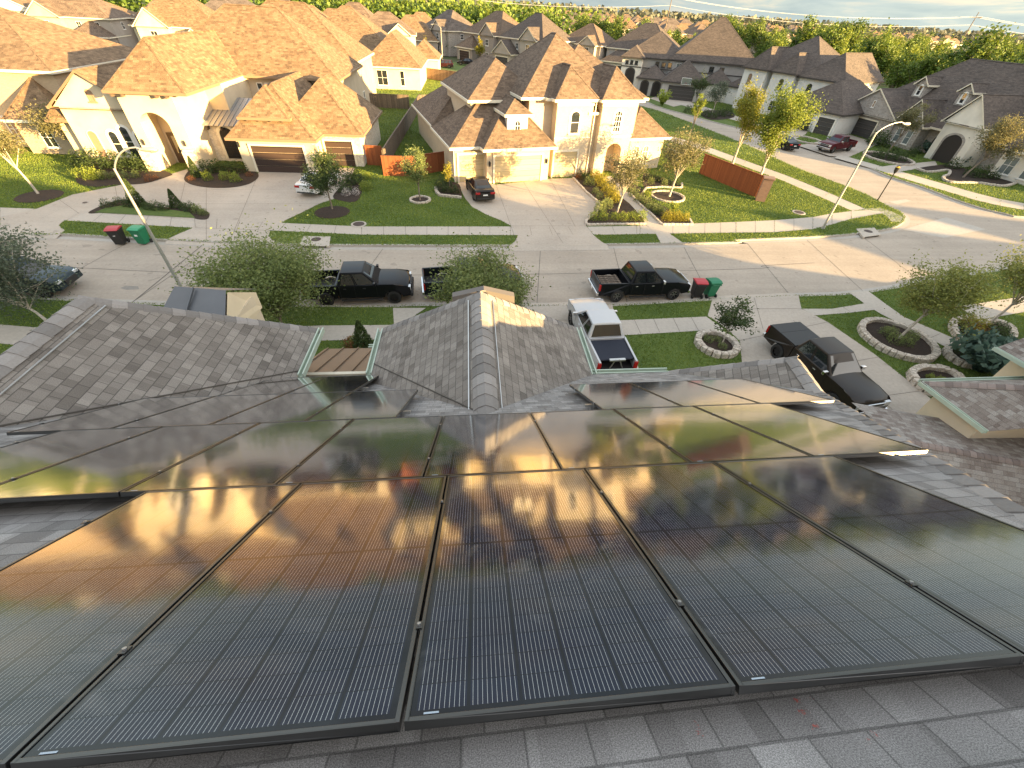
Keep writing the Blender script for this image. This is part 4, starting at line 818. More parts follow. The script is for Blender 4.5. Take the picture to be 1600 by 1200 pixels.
# ---- F: white brick house behind the yellow trees
F_ = House('white painted brick house with dark grey roof behind the two yellow trees', (51.3, 91.5), -64, 'white_brick', 'grey_shingle', 'trim_dark')
F_.vol(-.5, 13, 1.8, 15, 6.45, .70, 'hh', 'x'); F_.vol(0, 4.6, -.2, 7, 6.45, 1.15, 'hn', 'y'); F_.vol(5.4, 9.6, .4, 7, 6.4, 1.1, 'hn', 'y'); F_.vol(13.6, 22.6, -5.5, 9, 3.0, .72, 'hh', 'y', ov=.5); F_.vol(10.2, 17.6, 1.2, 13, 6.2, .85, 'hn', 'y'); F_.vol(-4.5, 0.3, 3, 12, 3.0, .8, 'hn', 'x')
F_.garage(16.4, -5.5, 4.6, 2.2, 'door_char', frame='trim_white'); F_.garage(20.9, -5.5, 2.5, 2.2, 'door_char', frame='trim_white'); F_.arch(2.6, -.2, 0, 1.3, 2.6, .5, void='dark_void', rim='trim_dark')
F_.window(1.6, -.2, 4.1, .7, 1.5, arch=.3, frame='trim_brown', pane='shutter_brown'); F_.window(7.6, .4, 4.0, .8, 1.5, arch=.3, frame='trim_dark'); F_.window(7.6, .4, .7, 1.3, 1.6); F_.T.box(1.9, 3.3, -.55, -.2, 3.15, 3.3, M['trim_dark']); F_.window(12.4, 1.2, 4.2, .8, 1.2, arch=.3, frame='trim_dark'); F_.window(12.0, 1.2, .8, 1.3, 1.7); F_.done()
# ---- E: grey stone house with gables, right edge
E_ = House('grey stone and white house with steep gables and dormers at the right edge', (61.8, 73.5), -82, 'grey_stone', 'grey_shingle', 'trim')
E_.box(-1, 34, 1.6, 16, 0, 3.0); E_.hip(-1.6, 36, .8, 17, 3.1, .9, 'hh', 'x'); E_.box(-1.2, 8.2, -.4, 5, 0, 2.9); E_.hip(-1.7, 8.7, -.9, 8, 3.0, .64, 'gn', 'y')
E_.garage(3.0, -.4, 5.2, 2.3, 'door_char', frame='trim'); E_.window(3.5, -.6, 3.9, .45, .9, frame='trim_white', pane='shutter_brown', cols=1)
E_.vol(8.2, 12.2, -.1, 6, 3.0, 1.25, 'gn', 'y'); E_.vol(15.6, 20.2, -1.3, 7, 4.4, 1.2, 'gn', 'y', wall='white'); E_.vol(23.5, 28.6, -.3, 7, 3.0, 1.0, 'hn', 'y', wall='white')
E_.arch(14.3, 1.6, 0, 1.8, 2.4, .8, void='dark_void', rim='grey_stone'); E_.arch(17.9, -1.3, 0, 2.4, 3.2, 1.0, void='dark_void', rim='grey_stone'); E_.window(17.9, -1.3, 4.35, 1.0, 1.7, arch=.45, surround='grey_stone', frame='trim_brown', pane='shutter_brown')
E_.window(9.4, -.1, .6, .9, 1.7, pane='glass_blue', cols=1); E_.window(11, -.1, .6, .9, 1.7, pane='glass_blue', cols=1); E_.window(24.8, -.3, .5, 1.4, 1.9, pane='glass_blue'); E_.window(27.2, -.3, .5, 1.4, 1.9, pane='glass_blue')
for x in (5.9, 12.4):
    E_.box(x - .8, x + .8, 3.6, 7.5, 5.0, 7.2); E_.hip(x - 1.1, x + 1.1, 3.3, 8.6, 7.2, .9, 'gn', 'y', wall='grey_stone'); E_.window(x, 3.6, 5.85, .6, 1.2, arch=.28, surround='trim_white', cols=1)
E_.done()

# ---- generic houses: rows of the estate behind
def plain_house(label, x, y, deg, w, d, z, wall, roof, trim='trim', seed=0, group=None, detail=2):
    r = random.Random(seed); h = House(label, (x, y), deg, wall, roof, trim, group); p = r.uniform(.65, .82)
    h.vol(-w / 2, w / 2, 0, d, z, p, 'hh', caps=detail > 1)
    k = r.choice((-1, 1)); two = z > 5
    h.vol(k * w * .26 - w * .22, k * w * .26 + w * .22, -3.2, d * .5, 2.95, p, r.choice(('hn', 'hn', 'gn')), 'y', caps=detail > 1)
    if two: h.vol(-k * w * .24 - w * .18, -k * w * .24 + w * .18, -1.4, d * .5, z - .02, p * 1.1, r.choice(('hn', 'gn')), 'y', caps=detail > 1)
    if detail:
        if detail > 1: h.garage(k * w * .26, -3.2, min(4.6, w * .34), 2.2, r.choice(('door_char', 'door_tan', 'door_dark')))
        h.window(-k * w * .24, -1.4 if two else 0, .7, 1.3, 1.7); 
        if two:
            h.window(-k * w * .24, -1.4, 3.9, 1.3, 1.4); h.window(k * w * .1, 0, 4.0, 1.0, 1.3); h.window(k * w * .32, 0, 4.0, 1.0, 1.3)
        h.door(-k * w * .02, -.01, 0, 1.0, 2.2); h.window(w / 2, d * .4, 4.0 if two else .8, 1.1, 1.3, face='r'); h.window(-w / 2, d * .4, 4.0 if two else .8, 1.1, 1.3, face='l')
    return h.done()
ROWJ = [(4.0, 152, -52, 16, 13, 6.2, 'grey_brick', 'brown_shingle', 'grey brick two storey house behind the street lamp in the far row'), (-10, 168, -55, 15, 12, 6.0, 'grey_stone', 'far_grey', 'grey stone gabled house left of the far street lamp'),
        (14, 140, -48, 15, 13, 6.2, 'taupe', 'grey_shingle', 'taupe two storey house with tall white windows behind the fenced lawn'), (30, 142, -40, 13, 12, 5.8, 'taupe', 'brown_shingle', 'taupe house with brown hipped roof peeping over the tall cream house'),
        (44, 134, -36, 17, 14, 5.6, 'greystucco', 'grey_shingle', 'grey roofed house between the cream house and the dark trimmed house')]
for k, (x, y, dg, w_, d_, z_, wl, rf, lb) in enumerate(ROWJ): plain_house(lb, x, y, dg, w_, d_, z_, wl, rf, seed=40 + k)
TOPL = [(-60, 118, 4, 16, 12, 6.0, 'cream', 'tan_shingle', 'cream house with tan roof right of the bright white house'), (-40, 122, 2, 15, 12, 6.0, 'cream', 'tan_shingle', 'sunlit yellow house behind the big tan roof on the left'), (-20, 134, 5, 14, 11, 6.0, 'cream', 'far_shingle', 'bright yellow walled house above the tan hipped roof'),
        (-50, 146, 0, 15, 12, 6.0, 'beige', 'tan_shingle', 'beige house in the second row behind the left houses'), (-33, 160, -4, 15, 12, 5.9, 'taupe', 'far_shingle', 'shaded taupe house near the top edge left of centre'), (-72, 140, 6, 15, 12, 6, 'beige', 'far_shingle', 'beige house behind the white house at the top edge'),
        (-88, 130, 6, 16, 12, 6, 'taupe', 'far_shingle', 'taupe house at the top left edge behind the white house')]
for k, (x, y, dg, w_, d_, z_, wl, rf, lb) in enumerate(TOPL): plain_house(lb, x, y, dg, w_, d_, z_, wl, rf, seed=70 + k)
# added houses, right of the frame, sized and spaced to cast the road's long shadows
for k, (x, y, w_, d_, z_, lb) in enumerate([(41.3, 6.5, 12.5, 15, 8.0, 'tall house added out of frame to cast shadow'), (78, 6, 14, 13, 4.6, 'low house added out of frame to cast shadow'), (97, 6, 15, 13, 4.6, 'last low house added out of frame to cast shadow'), (115, 6, 15, 13, 4.6, 'farthest house added out of frame to cast shadow'), (28.5, 6, 13, 13, 6.2, 'house added beyond the mottled brown neighbour to cast shadow')]):
    plain_house(lb, x, y, 185, w_, d_, z_, 'cream', 'brown_shingle', seed=90 + k, detail=1)
# ---- far field of the estate
protos = []
for k in range(7):
    r = random.Random(500 + k); w_ = r.uniform(12, 17)
    protos.append(plain_house('distant estate house with brown hipped roof', 0, 0, 0, w_, r.uniform(10, 13), r.choice((5.8, 6.0, 6.2, 3.4)), r.choice(('cream', 'beige', 'taupe', 'tan_brick', 'white')), r.choice(('far_shingle', 'far_shingle', 'far_grey', 'tan_shingle')), seed=600 + k, group='distant houses of the estate', detail=0))
FAR = []
r = random.Random(11)
for row, (yy, x0, x1) in enumerate([(262, 30, 190), (282, 20, 210), (318, 30, 250), (340, 30, 280), (384, 40, 320), (410, 40, 350), (460, 50, 400), (500, 60, 440), (560, 80, 520), (600, 90, 560)]):
    x = x0
    while x < x1:
        FAR.append((x + r.uniform(-2, 2), yy + r.uniform(-3, 3) - (x - 100) * .10, r.choice((0, 180)) + r.uniform(-8, 8))); x += r.uniform(18, 23)
for row, (yy, x0, x1) in enumerate([(176, -75, 10), (200, -80, -10), (222, -90, -40)]):
    x = x0
    while x < x1: FAR.append((x, yy + r.uniform(-3, 3) - x * .12, r.choice((0, 180)) + r.uniform(-8, 8))); x += r.uniform(18, 23)
for k, (x, y, dg) in enumerate(FAR):
    src = protos[k % 7] if k < 7 else r.choice(protos)
    (place if k < 7 else copy_tree)(src, (x, y, 0), R(dg))

# ---------------------------------------------------------------- vehicles
def arc(cx, cz, r, a0, a1, n=7): return [(cx + r * math.cos(R(a0 + (a1 - a0) * k / n)), cz + r * math.sin(R(a0 + (a1 - a0) * k / n))) for k in range(n + 1)]
def side_outline(top, xr, xf, wheels, wr, zs):
    """closed side profile: top from rear to front, then back along the sill with wheel openings"""
    pts = list(top); pts.append((xf, zs + .05))
    for wx in sorted(wheels, reverse=True):
        g = wr + .075; dz = zs - wr; a = math.degrees(math.asin(max(-1, min(1, dz / g))))
        pts.append((wx + g * math.cos(R(a)), zs)) if False else None
        pts += arc(wx, wr, g, a, 180 - a)
    pts.append((xr, zs + .05)); return pts
def profile_solid(mb, pts, wfun, mat, y0=None, inner=None):
    """profile in xz swept across the width; wfun(x, z) gives the half width. inner: thin side panel only"""
    n = len(pts)
    for sg in ((1, -1) if inner is None else (inner,)):
        out = [(x, sg * wfun(x, z), z) for x, z in pts]; mb.poly(out if sg < 0 else out[::-1], mat)
        if inner is not None:
            inn = [(x, sg * (wfun(x, z) - .09), z) for x, z in pts]; mb.poly(inn[::-1] if sg < 0 else inn, mat)
            for k in range(n): a, b = k, (k + 1) % n; mb.poly([out[a], out[b], inn[b], inn[a]], mat)
    if inner is None:
        for k in range(n):
            (x0, z0), (x1, z1) = pts[k], pts[(k + 1) % n]; w0, w1 = wfun(x0, z0), wfun(x1, z1)
            if min(z0, z1) > .62:   # crowned hood, deck and fascia
                T = [-1, -.94, -.8, -.45, 0, .45, .8, .94, 1]; cr = lambda t: .055 * (1 - abs(t) ** 3.0); bl = lambda x, t: x - math.copysign(.10 * t * t * max(0, (abs(x) - 2.0) / .8), x)
                for a_, b_ in zip(T[:-1], T[1:]): mb.poly([(bl(x0, a_), w0 * a_, z0 + cr(a_)), (bl(x0, b_), w0 * b_, z0 + cr(b_)), (bl(x1, b_), w1 * b_, z1 + cr(b_)), (bl(x1, a_), w1 * a_, z1 + cr(a_))], mat)
            else: mb.poly([(x0, -w0, z0), (x0, w0, z0), (x1, w1, z1), (x1, -w1, z1)], mat)
def quad_on(c, u0, u1, v0, v1, off):
    """inset quad on a bilinear patch c (four corners), pushed out by off"""
    a, b, d, e = [Vector(q) for q in c]; n = (b - a).cross(e - a).normalized()
    f = lambda u, v: a * (1 - u) * (1 - v) + b * u * (1 - v) + d * u * v + e * (1 - u) * v
    return [f(u0, v0) + n * off, f(u1, v0) + n * off, f(u1, v1) + n * off, f(u0, v1) + n * off]
def wheel(root, x, y, r, wd, rimmat):
    sg = 1 if y > 0 else -1; w = MB(); prof = [(r * .62, 0), (r * .93, 0), (r, .05), (r, wd - .05), (r * .93, wd), (r * .6, wd)]; n = 20
    for k in range(n):
        a, b = 2 * math.pi * k / n, 2 * math.pi * (k + 1) / n
        for (r0_, d0), (r1_, d1) in zip(prof[:-1], prof[1:]):
            f = lambda rr, dd, t: (x + rr * math.cos(t), y - sg * wd + sg * dd, r + rr * math.sin(t)); w.poly([f(r0_, d0, a), f(r1_, d1, a), f(r1_, d1, b), f(r0_, d0, b)], M['rubber'])
    t = w.build('wheel', root, smooth=40); m = MB(); yy = y - sg * .03
    for k in range(n):
        a, b = 2 * math.pi * k / n, 2 * math.pi * (k + 1) / n; f = lambda rr, dd, tt: (x + rr * math.cos(tt), yy + sg * dd, r + rr * math.sin(tt))
        m.poly([f(r * .62, 0, a), f(r * .54, .012, a), f(r * .54, .012, b), f(r * .62, 0, b)], rimmat); m.poly([f(r * .54, -.05, a), f(0, -.05, a), f(r * .54, -.05, b)], M['plastic'])
        m.poly([f(r * .13, .015, a), f(0, .02, a), f(r * .13, .015, b)], rimmat)
    for k in range(6):
        a = 2 * math.pi * k / 6; d = .13
        m.poly([f(r * .1, .012, a - d * 3), f(r * .56, .004, a - d), f(r * .56, .004, a + d), f(r * .1, .012, a + d * 3)], rimmat)
    m.build('rim', t)
def cabin(root, paint, xb0, xb1, xr0, xr1, zb, zr_, wb, wr_, split, glass='car_glass', rear=True, sunroof=None):
    """greenhouse: painted shell plus inset panes; split: x positions (belt) of the pillars between side windows"""
    A = [(xb0, -wb, zb), (xb1, -wb, zb), (xb1, wb, zb), (xb0, wb, zb)]; T = [(xr0, -wr_, zr_), (xr1, -wr_, zr_), (xr1, wr_, zr_), (xr0, wr_, zr_)]
    mb = MB(); mb.poly(T, paint)
    xm = (xr0 + xr1) / 2; mb.f.pop(); mb.m.pop(); del mb.v[-4:]; del mb.uv[-4:]
    nz = .035
    R5 = [-1, -.5, 0, .5, 1]; rows = [[(x, wr_ * t, zr_ + nz * (1 - t * t)) for t in R5] for x in (xr0, xm, xr1)]
    for a, b in zip(rows[:-1], rows[1:]):
        for k in range(4): mb.poly([a[k], b[k], b[k + 1], a[k + 1]], paint)
    mb.poly([rows[0][k] for k in range(5)] + [A[3], A[0]], paint); mb.poly([rows[2][k] for k in range(4, -1, -1)] + [A[1], A[2]], paint)
    mb.poly([A[0], A[1], T[1], (xm, -wr_, zr_), T[0]], paint); mb.poly([A[2], A[3], T[3], (xm, wr_, zr_), T[2]], paint)
    cab = mb.build('cabin', root, smooth=35, weld=True, bevel=.035)
    g = M[glass]
    def pane(nm, c, u0, u1, v0, v1, off=.008): m = MB(); m.poly(quad_on(c, u0, u1, v0, v1, off), g); m.build(nm, cab)
    pane('windshield', [A[1], A[2], T[2], T[1]], .05, .95, .05, .93, .012)
    if rear: pane('rear_window', [A[3], A[0], T[0], T[3]], .08, .92, .1, .9, .012)
    for sg in (-1, 1):
        c = [A[0], A[1], T[1], T[0]] if sg < 0 else [A[2], A[3], T[3], T[2]]
        xs = split if sg < 0 else [1 - s for s in split[::-1]]
        for a, b in zip(xs[:-1], xs[1:]): pane('side_window', c, a + .02, b - .02, .07, .88)
    return cab
def lamp(root, nm, x, y, z, hx, hy, hz, mat): m = MB(); m.box(x - hx, x + hx, y - hy, y + hy, z - hz, z + hz, M[mat]); m.build(nm, root, bevel=.02)
def mirrors(root, x, y, z, mat):
    for sg in (-1, 1): m = MB(); m.box(x - .07, x + .07, sg * y - .12 + sg * .12, sg * y + .12 + sg * .12, z - .09, z + .1, mat); m.build('mirror', root, bevel=.03)
def pickup(name, label, paint, loc, deg, rims='rim_grey', chrome=True, cargo=None, cap=None, bed_len=1.75, side_trim=None, tail_down=False):
    root = empty(name, (loc[0], loc[1], loc[2] if len(loc) > 2 else 0), R(deg)); tag(root, label, 'pickup truck'); pm = M[paint]
    L2, W2, wr = 2.92, 1.0, .40; wx = (-1.75, 1.93); ch = M['chrome'] if chrome else M['plastic']
    xb = -L2 + bed_len + .12
    wf = lambda x, z: W2 * (1 - .05 * max(0, (abs(x) - 2.2) / .7) ** 2) * (1 - .035 * max(0, (z - .85) / .4)) * (1 - .05 * max(0, (.62 - z) / .3))
    top = [(xb, 1.22), (.9, 1.24), (1.05, 1.24), (2.0, 1.2), (2.7, 1.1), (2.86, 1.0), (2.9, .8), (2.9, .55)]
    mb = MB(); profile_solid(mb, side_outline(top, xb, 2.88, (wx[1],), wr, .42), wf, pm); body = mb.build('body', root, bevel=.045, weld=True, smooth=30)
    bed = empty('bed') ; bpy.data.objects.remove(bed)
    mb = MB(); bt = [(-L2, 1.25), (xb - .02, 1.25)]; o = side_outline(bt, -L2, xb - .02, (wx[0],), wr, .45); o = [(x, z) for x, z in o]
    for sg in (-1, 1): profile_solid(mb, o, wf, pm, inner=sg)
    mb.box(-L2 + .08, xb - .02, -.92, .92, .70, .74, M['plastic']); mb.box(xb - .1, xb - .02, -.91, .91, .74, 1.25, pm); mb.build('bed', root)
    mb = MB()
    if tail_down: mb.box(-L2 - .55, -L2 + .04, -.78, .78, .66, .73, M['plastic'])
    else: mb.box(-L2 - .02, -L2 + .06, -.78, .78, .68, 1.25, pm); mb.box(-L2 - .035, -L2 - .02, -.11, .11, 1.05, 1.13, M['plastic'])
    mb.build('tailgate', root, bevel=.02)
    if cargo == 'cover':
        mb = MB(); mb.box(-L2 + .05, xb - .03, -.9, .9, 1.255, 1.285, M['plastic']); mb.box(-L2 + .75, -L2 + .77, -.88, .88, 1.286, 1.29, M['rubber']); mb.build('bed_cover', root, bevel=.01)
    elif cargo == 'pallet':
        mb = MB()
        for k in range(6): mb.box(-L2 + .25, xb - .35, -.62 + k * .22, -.5 + k * .22, .98, 1.0, M['old_fence'])
        for k in range(3): mb.box(-L2 + .3 + k * .55, -L2 + .4 + k * .55, -.62, .72, .88, .978, M['old_fence'])
        o = mb.build('pallet'); tag(o, 'wooden slatted pallet lying in the bed of the rightmost black pickup', 'pallet'); o.location = root.location; o.rotation_euler = root.rotation_euler
    elif cargo == 'tarp':
        mb = MB(); mb.box(-L2 + .25, xb - .12, -.87, .87, 1.1, 1.2, M['navy']); o = mb.build('tarp', bevel=.05); tag(o, 'dark blue tarp covering the bed of the silver pickup', 'tarp'); o.location = root.location; o.rotation_euler = root.rotation_euler
        mb = MB(); mb.tube([(-L2 + .12, .3, .78), (-L2 + .12, .1, 1.3)], .03, 6, M['alu']); mb.tube([(-L2 + .12, -.3, .78), (-L2 + .12, -.05, 1.32)], .03, 6, M['alu']); mb.box(-L2 + .06, -L2 + .2, -.35, .4, 1.22, 1.3, M['alu']); o = mb.build('tool_rack'); tag(o, 'bare metal rack standing at the tail of the silver pickup bed', 'rack'); o.location = root.location; o.rotation_euler = root.rotation_euler
    cab = cabin(root, pm, xb + .02, 1.25, xb + .28, .42, 1.2, 1.88, .93, .71, [.04, .36, .40, .66, .98] if False else [.06, .44, .47, .93])
    for x in wx:
        for sg in (-1, 1): wheel(root, x, sg * 1.0, wr, .27, M[rims])
    mb = MB(); mb.box(2.84, 3.0, -.94, .94, .42, .66, ch); mb.build('bumper', root, bevel=.04); mb = MB(); mb.box(-3.06, -2.92, -.94, .94, .46, .68, ch); mb.build('bumper', root, bevel=.04)
    mb = MB(); mb.box(2.86, 2.935, -.55, .55, .7, 1.02, M['plastic']); mb.box(2.9, 2.945, -.56, .56, .84, .88, ch); mb.box(2.9, 2.945, -.56, .56, .99, 1.03, ch); mb.build('grille', root, bevel=.01)
    for sg in (-1, 1):
        lamp(root, 'headlight', 2.84, sg * .76, .9, .07, .16, .12, 'lamp_clear'); lamp(root, 'taillight', -L2 + .02, sg * .88, 1.0, .05, .085, .2, 'lamp_red')
        for x in (.62, -.42): m = MB(); m.box(x - .3, x - .14, sg * .985 - .02, sg * .985 + .02, 1.03, 1.07, ch); m.build('door_handle', root, bevel=.008)
        m = MB(); m.box(-.95, 1.35, sg * .99 - .07, sg * .99 + .07, .33, .38, M['plastic'] if side_trim is None else M[side_trim]); m.build('running_board', root, bevel=.02)
        m = MB()
        for x in (-.12, 1.05, xb + .14): m.box(x - .006, x + .006, sg * (wf(x, .8) + .001) - .003, sg * (wf(x, .8) + .001) + .003, .5, 1.18, M['rubber'])
        m.build('door_seam', root)
    mirrors(root, .98, .95, 1.32, pm if not chrome else M['chrome'])
    m = MB(); m.box(-3.075, -3.06, -.15, .15, .5, .63, M['stripe']); m.build('licence_plate', root)
    return root
def sedan(name, label, paint, loc, deg, kind='sedan', cat='car', rims='rim_grey'):
    root = empty(name, (loc[0], loc[1], loc[2] if len(loc) > 2 else 0), R(deg)); tag(root, label, cat); pm = M[paint]; suv = kind == 'suv'
    L2, W2, wr = (2.42, .92, .33) if not suv else (2.4, .96, .37); wx = (-1.4, 1.42); zs = .28 if not suv else .36; k = 0 if not suv else .16
    wf = lambda x, z: W2 * (1 - .09 * max(0, (abs(x) - 1.7) / .7) ** 2) * (1 - .05 * max(0, (z - .7) / .35))
    if not suv: top = [(-L2, .62), (-L2 + .04, .92), (-2.25, 1.02), (-1.75, 1.05), (-1.2, .98), (.75, .94), (1.0, .94), (1.9, .82), (2.3, .7), (2.4, .58), (L2, .42)]
    else: top = [(-L2, .7), (-L2 + .03, 1.08), (-2.3, 1.14), (.8, 1.08), (1.0, 1.08), (1.9, .98), (2.28, .86), (2.38, .7), (L2, .5)]
    mb = MB(); profile_solid(mb, side_outline(top, -L2, L2 - .02, wx, wr, zs), wf, pm); mb.build('body', root, bevel=.05, weld=True, smooth=30)
    if not suv: cabin(root, pm, -1.95, 1.1, -.95, .25, .95, 1.44, .84, .6, [.18, .5, .53, .88])
    else: cabin(root, pm, -2.3, 1.15, -2.0, .3, 1.08, 1.72, .9, .68, [.04, .3, .33, .6, .63, .92])
    for x in wx:
        for sg in (-1, 1): wheel(root, x, sg * (W2 - .005), wr, .22, M[rims])
    for sg in (-1, 1):
        lamp(root, 'headlight', L2 - .16, sg * .66, .66 + k, .1, .17, .07, 'lamp_clear'); lamp(root, 'taillight', -L2 + .06, sg * .66, .85 + k, .07, .2, .08, 'lamp_red')
        m = MB()
        for x in (-.15, .95, -1.15): m.box(x - .006, x + .006, sg * (wf(x, .7) + .001) - .003, sg * (wf(x, .7) + .001) + .003, .38 + k * .5, .92 + k, M['rubber'])
        m.build('door_seam', root)
        for x in (-.3, -1.3 + .25): m = MB(); m.box(x, x + .16, sg * wf(x, .8) - .02, sg * wf(x, .8) + .02, .78 + k, .81 + k, pm if not suv else M['chrome']); m.build('door_handle', root, bevel=.008)
    mirrors(root, .78, .84, 1.0 + k, pm)
    m = MB(); m.box(L2 - .03, L2 + .02, -.42, .42, .45, .62 + k, M['plastic']); m.build('grille', root, bevel=.01)
    m = MB(); m.box(-L2 - .03, -L2 + .02, -.75, .75, .36, .46 + k, M['plastic']); m.build('bumper', root, bevel=.02)
    m = MB(); m.box(-L2 - .02, -L2 + .03, -.2, .2, .66 + k, .76 + k, M['stripe']); m.build('licence_plate', root)
    return root
ZR = -.13
pickup('pickup_truck', 'black pickup with black wheels parked beside the big green bush', 'black', (-6.55, 21.95, ZR), 4, 'rim_black', False)
pickup('pickup_truck', 'dark pickup half hidden by the bush in front of the centre gable', 'darkgreen', (-.05, 22.5, ZR), 7, 'rim_grey', True)
pickup('pickup_truck', 'black crew cab pickup with pallet in its bed parked next to the bins', 'black', (10.25, 22.15, ZR), 3.5, 'rim_grey', True, cargo='pallet')
pickup('pickup_truck', 'silver pickup with covered load parked nose to the street in the driveway', 'silver', (6.3, 16.75, .014), 93, 'rim_grey', True, cargo='tarp', tail_down=True)
pickup('pickup_truck', 'dark bronze pickup facing the house on the right driveway', 'bronze', (16.7, 13.8, .014), 278, 'rim_black', True, cargo='cover')
pickup('pickup_truck', 'dark red pickup parked before the charcoal garage of the stone house', 'maroon', (50.6, 60.0, .014), 202, 'rim_grey', True)
sedan('sedan', 'white sedan parked on the wide drive behind the small round tree', 'white_p', (-13.45, 40.0, .014), 80)
sedan('sedan', 'dark brown sedan parked by the left tan garage door', 'charcoal', (.72, 39.35, .014), 101)
sedan('sport_utility_vehicle', 'dark teal vehicle half hidden behind the grey leafed tree at the left edge', 'teal', (-24.7, 22.75, ZR), 2, 'suv')
sedan('sedan', 'dark car on the side street half hidden by the lime yellow tree', 'darkgreen', (43.5, 61.5, ZR), 100)
sedan('sport_utility_vehicle', 'black car parked at the white garage behind the yellow trees', 'black', (53.3, 76.5, .014), 205, 'suv')
sedan('sport_utility_vehicle', 'red brown vehicle parked under the far street lamp', 'cherry', (-6.3, 133.5, -.13), 178, 'suv')
sedan('sedan', 'black car in the far driveway right of the street lamp', 'black', (-.6, 141, .014), 175)
# ---- wheelie bins
def bin_(label, loc, deg, body, lid, cat='trash bin'):
    root = empty('wheelie_bin', loc, R(deg)); tag(root, label, cat, None); b = M[body]
    mb = MB(); q0 = [(-.26, -.27), (.26, -.27), (.26, .25), (-.26, .25)]; q1 = [(-.33, -.36), (.33, -.36), (.33, .36), (-.33, .36)]; z0, z1 = .08, 1.02
    mb.poly([(x, y, z0) for x, y in q0[::-1]], b)
    for k in range(4): a, c = k, (k + 1) % 4; mb.poly([(*q0[a], z0), (*q0[c], z0), (*q1[c], z1), (*q1[a], z1)], b)
    mb.box(-.35, .35, -.38, .38, .96, 1.03, b); mb.build('body', root, bevel=.025, weld=True)
    mb = MB(); l = M[lid]; pr = [(-.42, 1.035), (-.42, 1.06), (-.2, 1.13), (.2, 1.15), (.38, 1.1), (.40, 1.035)]
    for sx in (-1, 1): q = [(sx * .37, y, z) for y, z in pr]; mb.poly(q if sx > 0 else q[::-1], l)
    for k in range(len(pr)): a, c = pr[k], pr[(k + 1) % len(pr)]; mb.poly([(-.37, *a), (.37, *a), (.37, *c), (-.37, *c)], l)
    mb.build('lid', root, bevel=.02, weld=True)
    mb = MB(); mb.tube([(-.3, .44, .98), (.3, .44, .98)], .022, 6, b); mb.box(-.3, -.26, .34, .46, .94, 1.0, b); mb.box(.26, .3, .34, .46, .94, 1.0, b); mb.build('handle', root)
    for sx in (-1, 1): mb = MB(); mb.tube([(sx * .27, .27, .13), (sx * .34, .27, .13)], .13, 12, M['rubber']); mb.build('wheel', root)
    mb = MB(); mb.box(-.1, .1, -.342, -.335, .62, .74, M['stripe']) if body == 'bin_green' else mb.box(-.06, .06, -.342, -.335, .66, .7, M['stripe']); mb.build('emblem', root)
bin_('black bin with red lid standing left of the green bin across the street', (-23.35, 28.75, ZR), 8, 'bin_black', 'bin_red'); bin_('green bin standing by the kerb across the street', (-22.0, 28.85, ZR), -8, 'bin_green', 'bin_green_lid')
bin_('black bin with red lid close to the nose of the black pickup', (13.95, 21.75, ZR), 175, 'bin_black', 'bin_red'); bin_('green bin right of the red lidded bin near the black pickup', (14.85, 21.8, ZR), 185, 'bin_green', 'bin_green')
# ---- street furniture
def street_lamp(label, base, h, arm, reach=1.9, rise=.9, deg=0):
    root = empty('street_lamp', (base[0], base[1], 0), R(deg)); tag(root, label, 'street lamp'); g = M['galv']
    mb = MB(); mb.tube([(0, 0, 0), (0, 0, h * .5), (0, 0, h)], [.095, .075, .055], 10, g); mb.tube([(0, 0, 0), (0, 0, .25)], [.16, .13], 10, g); mb.build('pole', root, smooth=50)
    mb = MB(); pts = [(0, 0, h - .12)] + [(reach * (t / 8) ** 1.35, 0, h - .1 + rise * math.sin(math.pi / 2 * min(1, t / 8 * 1.15)) - (.1 if t == 8 else 0)) for t in range(1, 9)]; mb.tube(pts, .036, 8, g); mb.build('arm', root, smooth=60)
    x, _, z = pts[-1]; mb = MB(); mb.tube([(x - .12, 0, z), (x + .05, 0, z), (x + .45, 0, z - .02), (x + .58, 0, z - .03)], [.05, .09, .11, .03], 10, g); mb.build('lamp_head', root, smooth=60)
    mb = MB(); mb.tube([(x + .3, 0, z - .05), (x + .3, 0, z - .15)], [.1, .06], 10, M['glass_blue']); mb.build('lens', root)
street_lamp('tall galvanised street lamp rising behind the left shingled wing', (-16.5, 22.35), 6.45, 1, 1.5, .95, 12)
street_lamp('galvanised street lamp on the grass of the street corner', (30.05, 32.5), 7.25, 1, 2.3, .75, 10)
street_lamp('street lamp in the far row above the fenced lawn', (-7.0, 144), 7.3, 1, 2.0, .8, 180)
street_lamp('street lamp rising behind the yellow trees near the white house', (63, 90), 8.0, 1, 2.0, .9, 190)
root = empty('lantern_post', (41.2, 39.9, 0), 0); tag(root, 'black post with yellow topped lantern at the street corner', 'lamp post')
mb = MB(); mb.tube([(0, 0, 0), (0, 0, 2.6)], [.06, .045], 8, M['iron']); mb.build('pole', root); mb = MB(); mb.tube([(0, 0, 2.55), (0, 0, 2.75), (0, 0, 3.1)], [.05, .16, .2], 8, M['iron']); mb.build('lantern', root); mb = MB(); mb.tube([(0, 0, 3.1), (0, 0, 3.22)], [.2, .05], 8, M['yellow']); mb.obox((.22, 0, 3.28), ((1, 0, .2), (0, 1, 0), (-.2, 0, 1)), .34, .1, .012, M['iron']); mb.build('cap', root)
root = empty('basketball_hoop', (43.2, 97.6, 0), R(-22)); tag(root, 'black basketball hoop beside the drive of the dark trimmed house', 'basketball hoop')
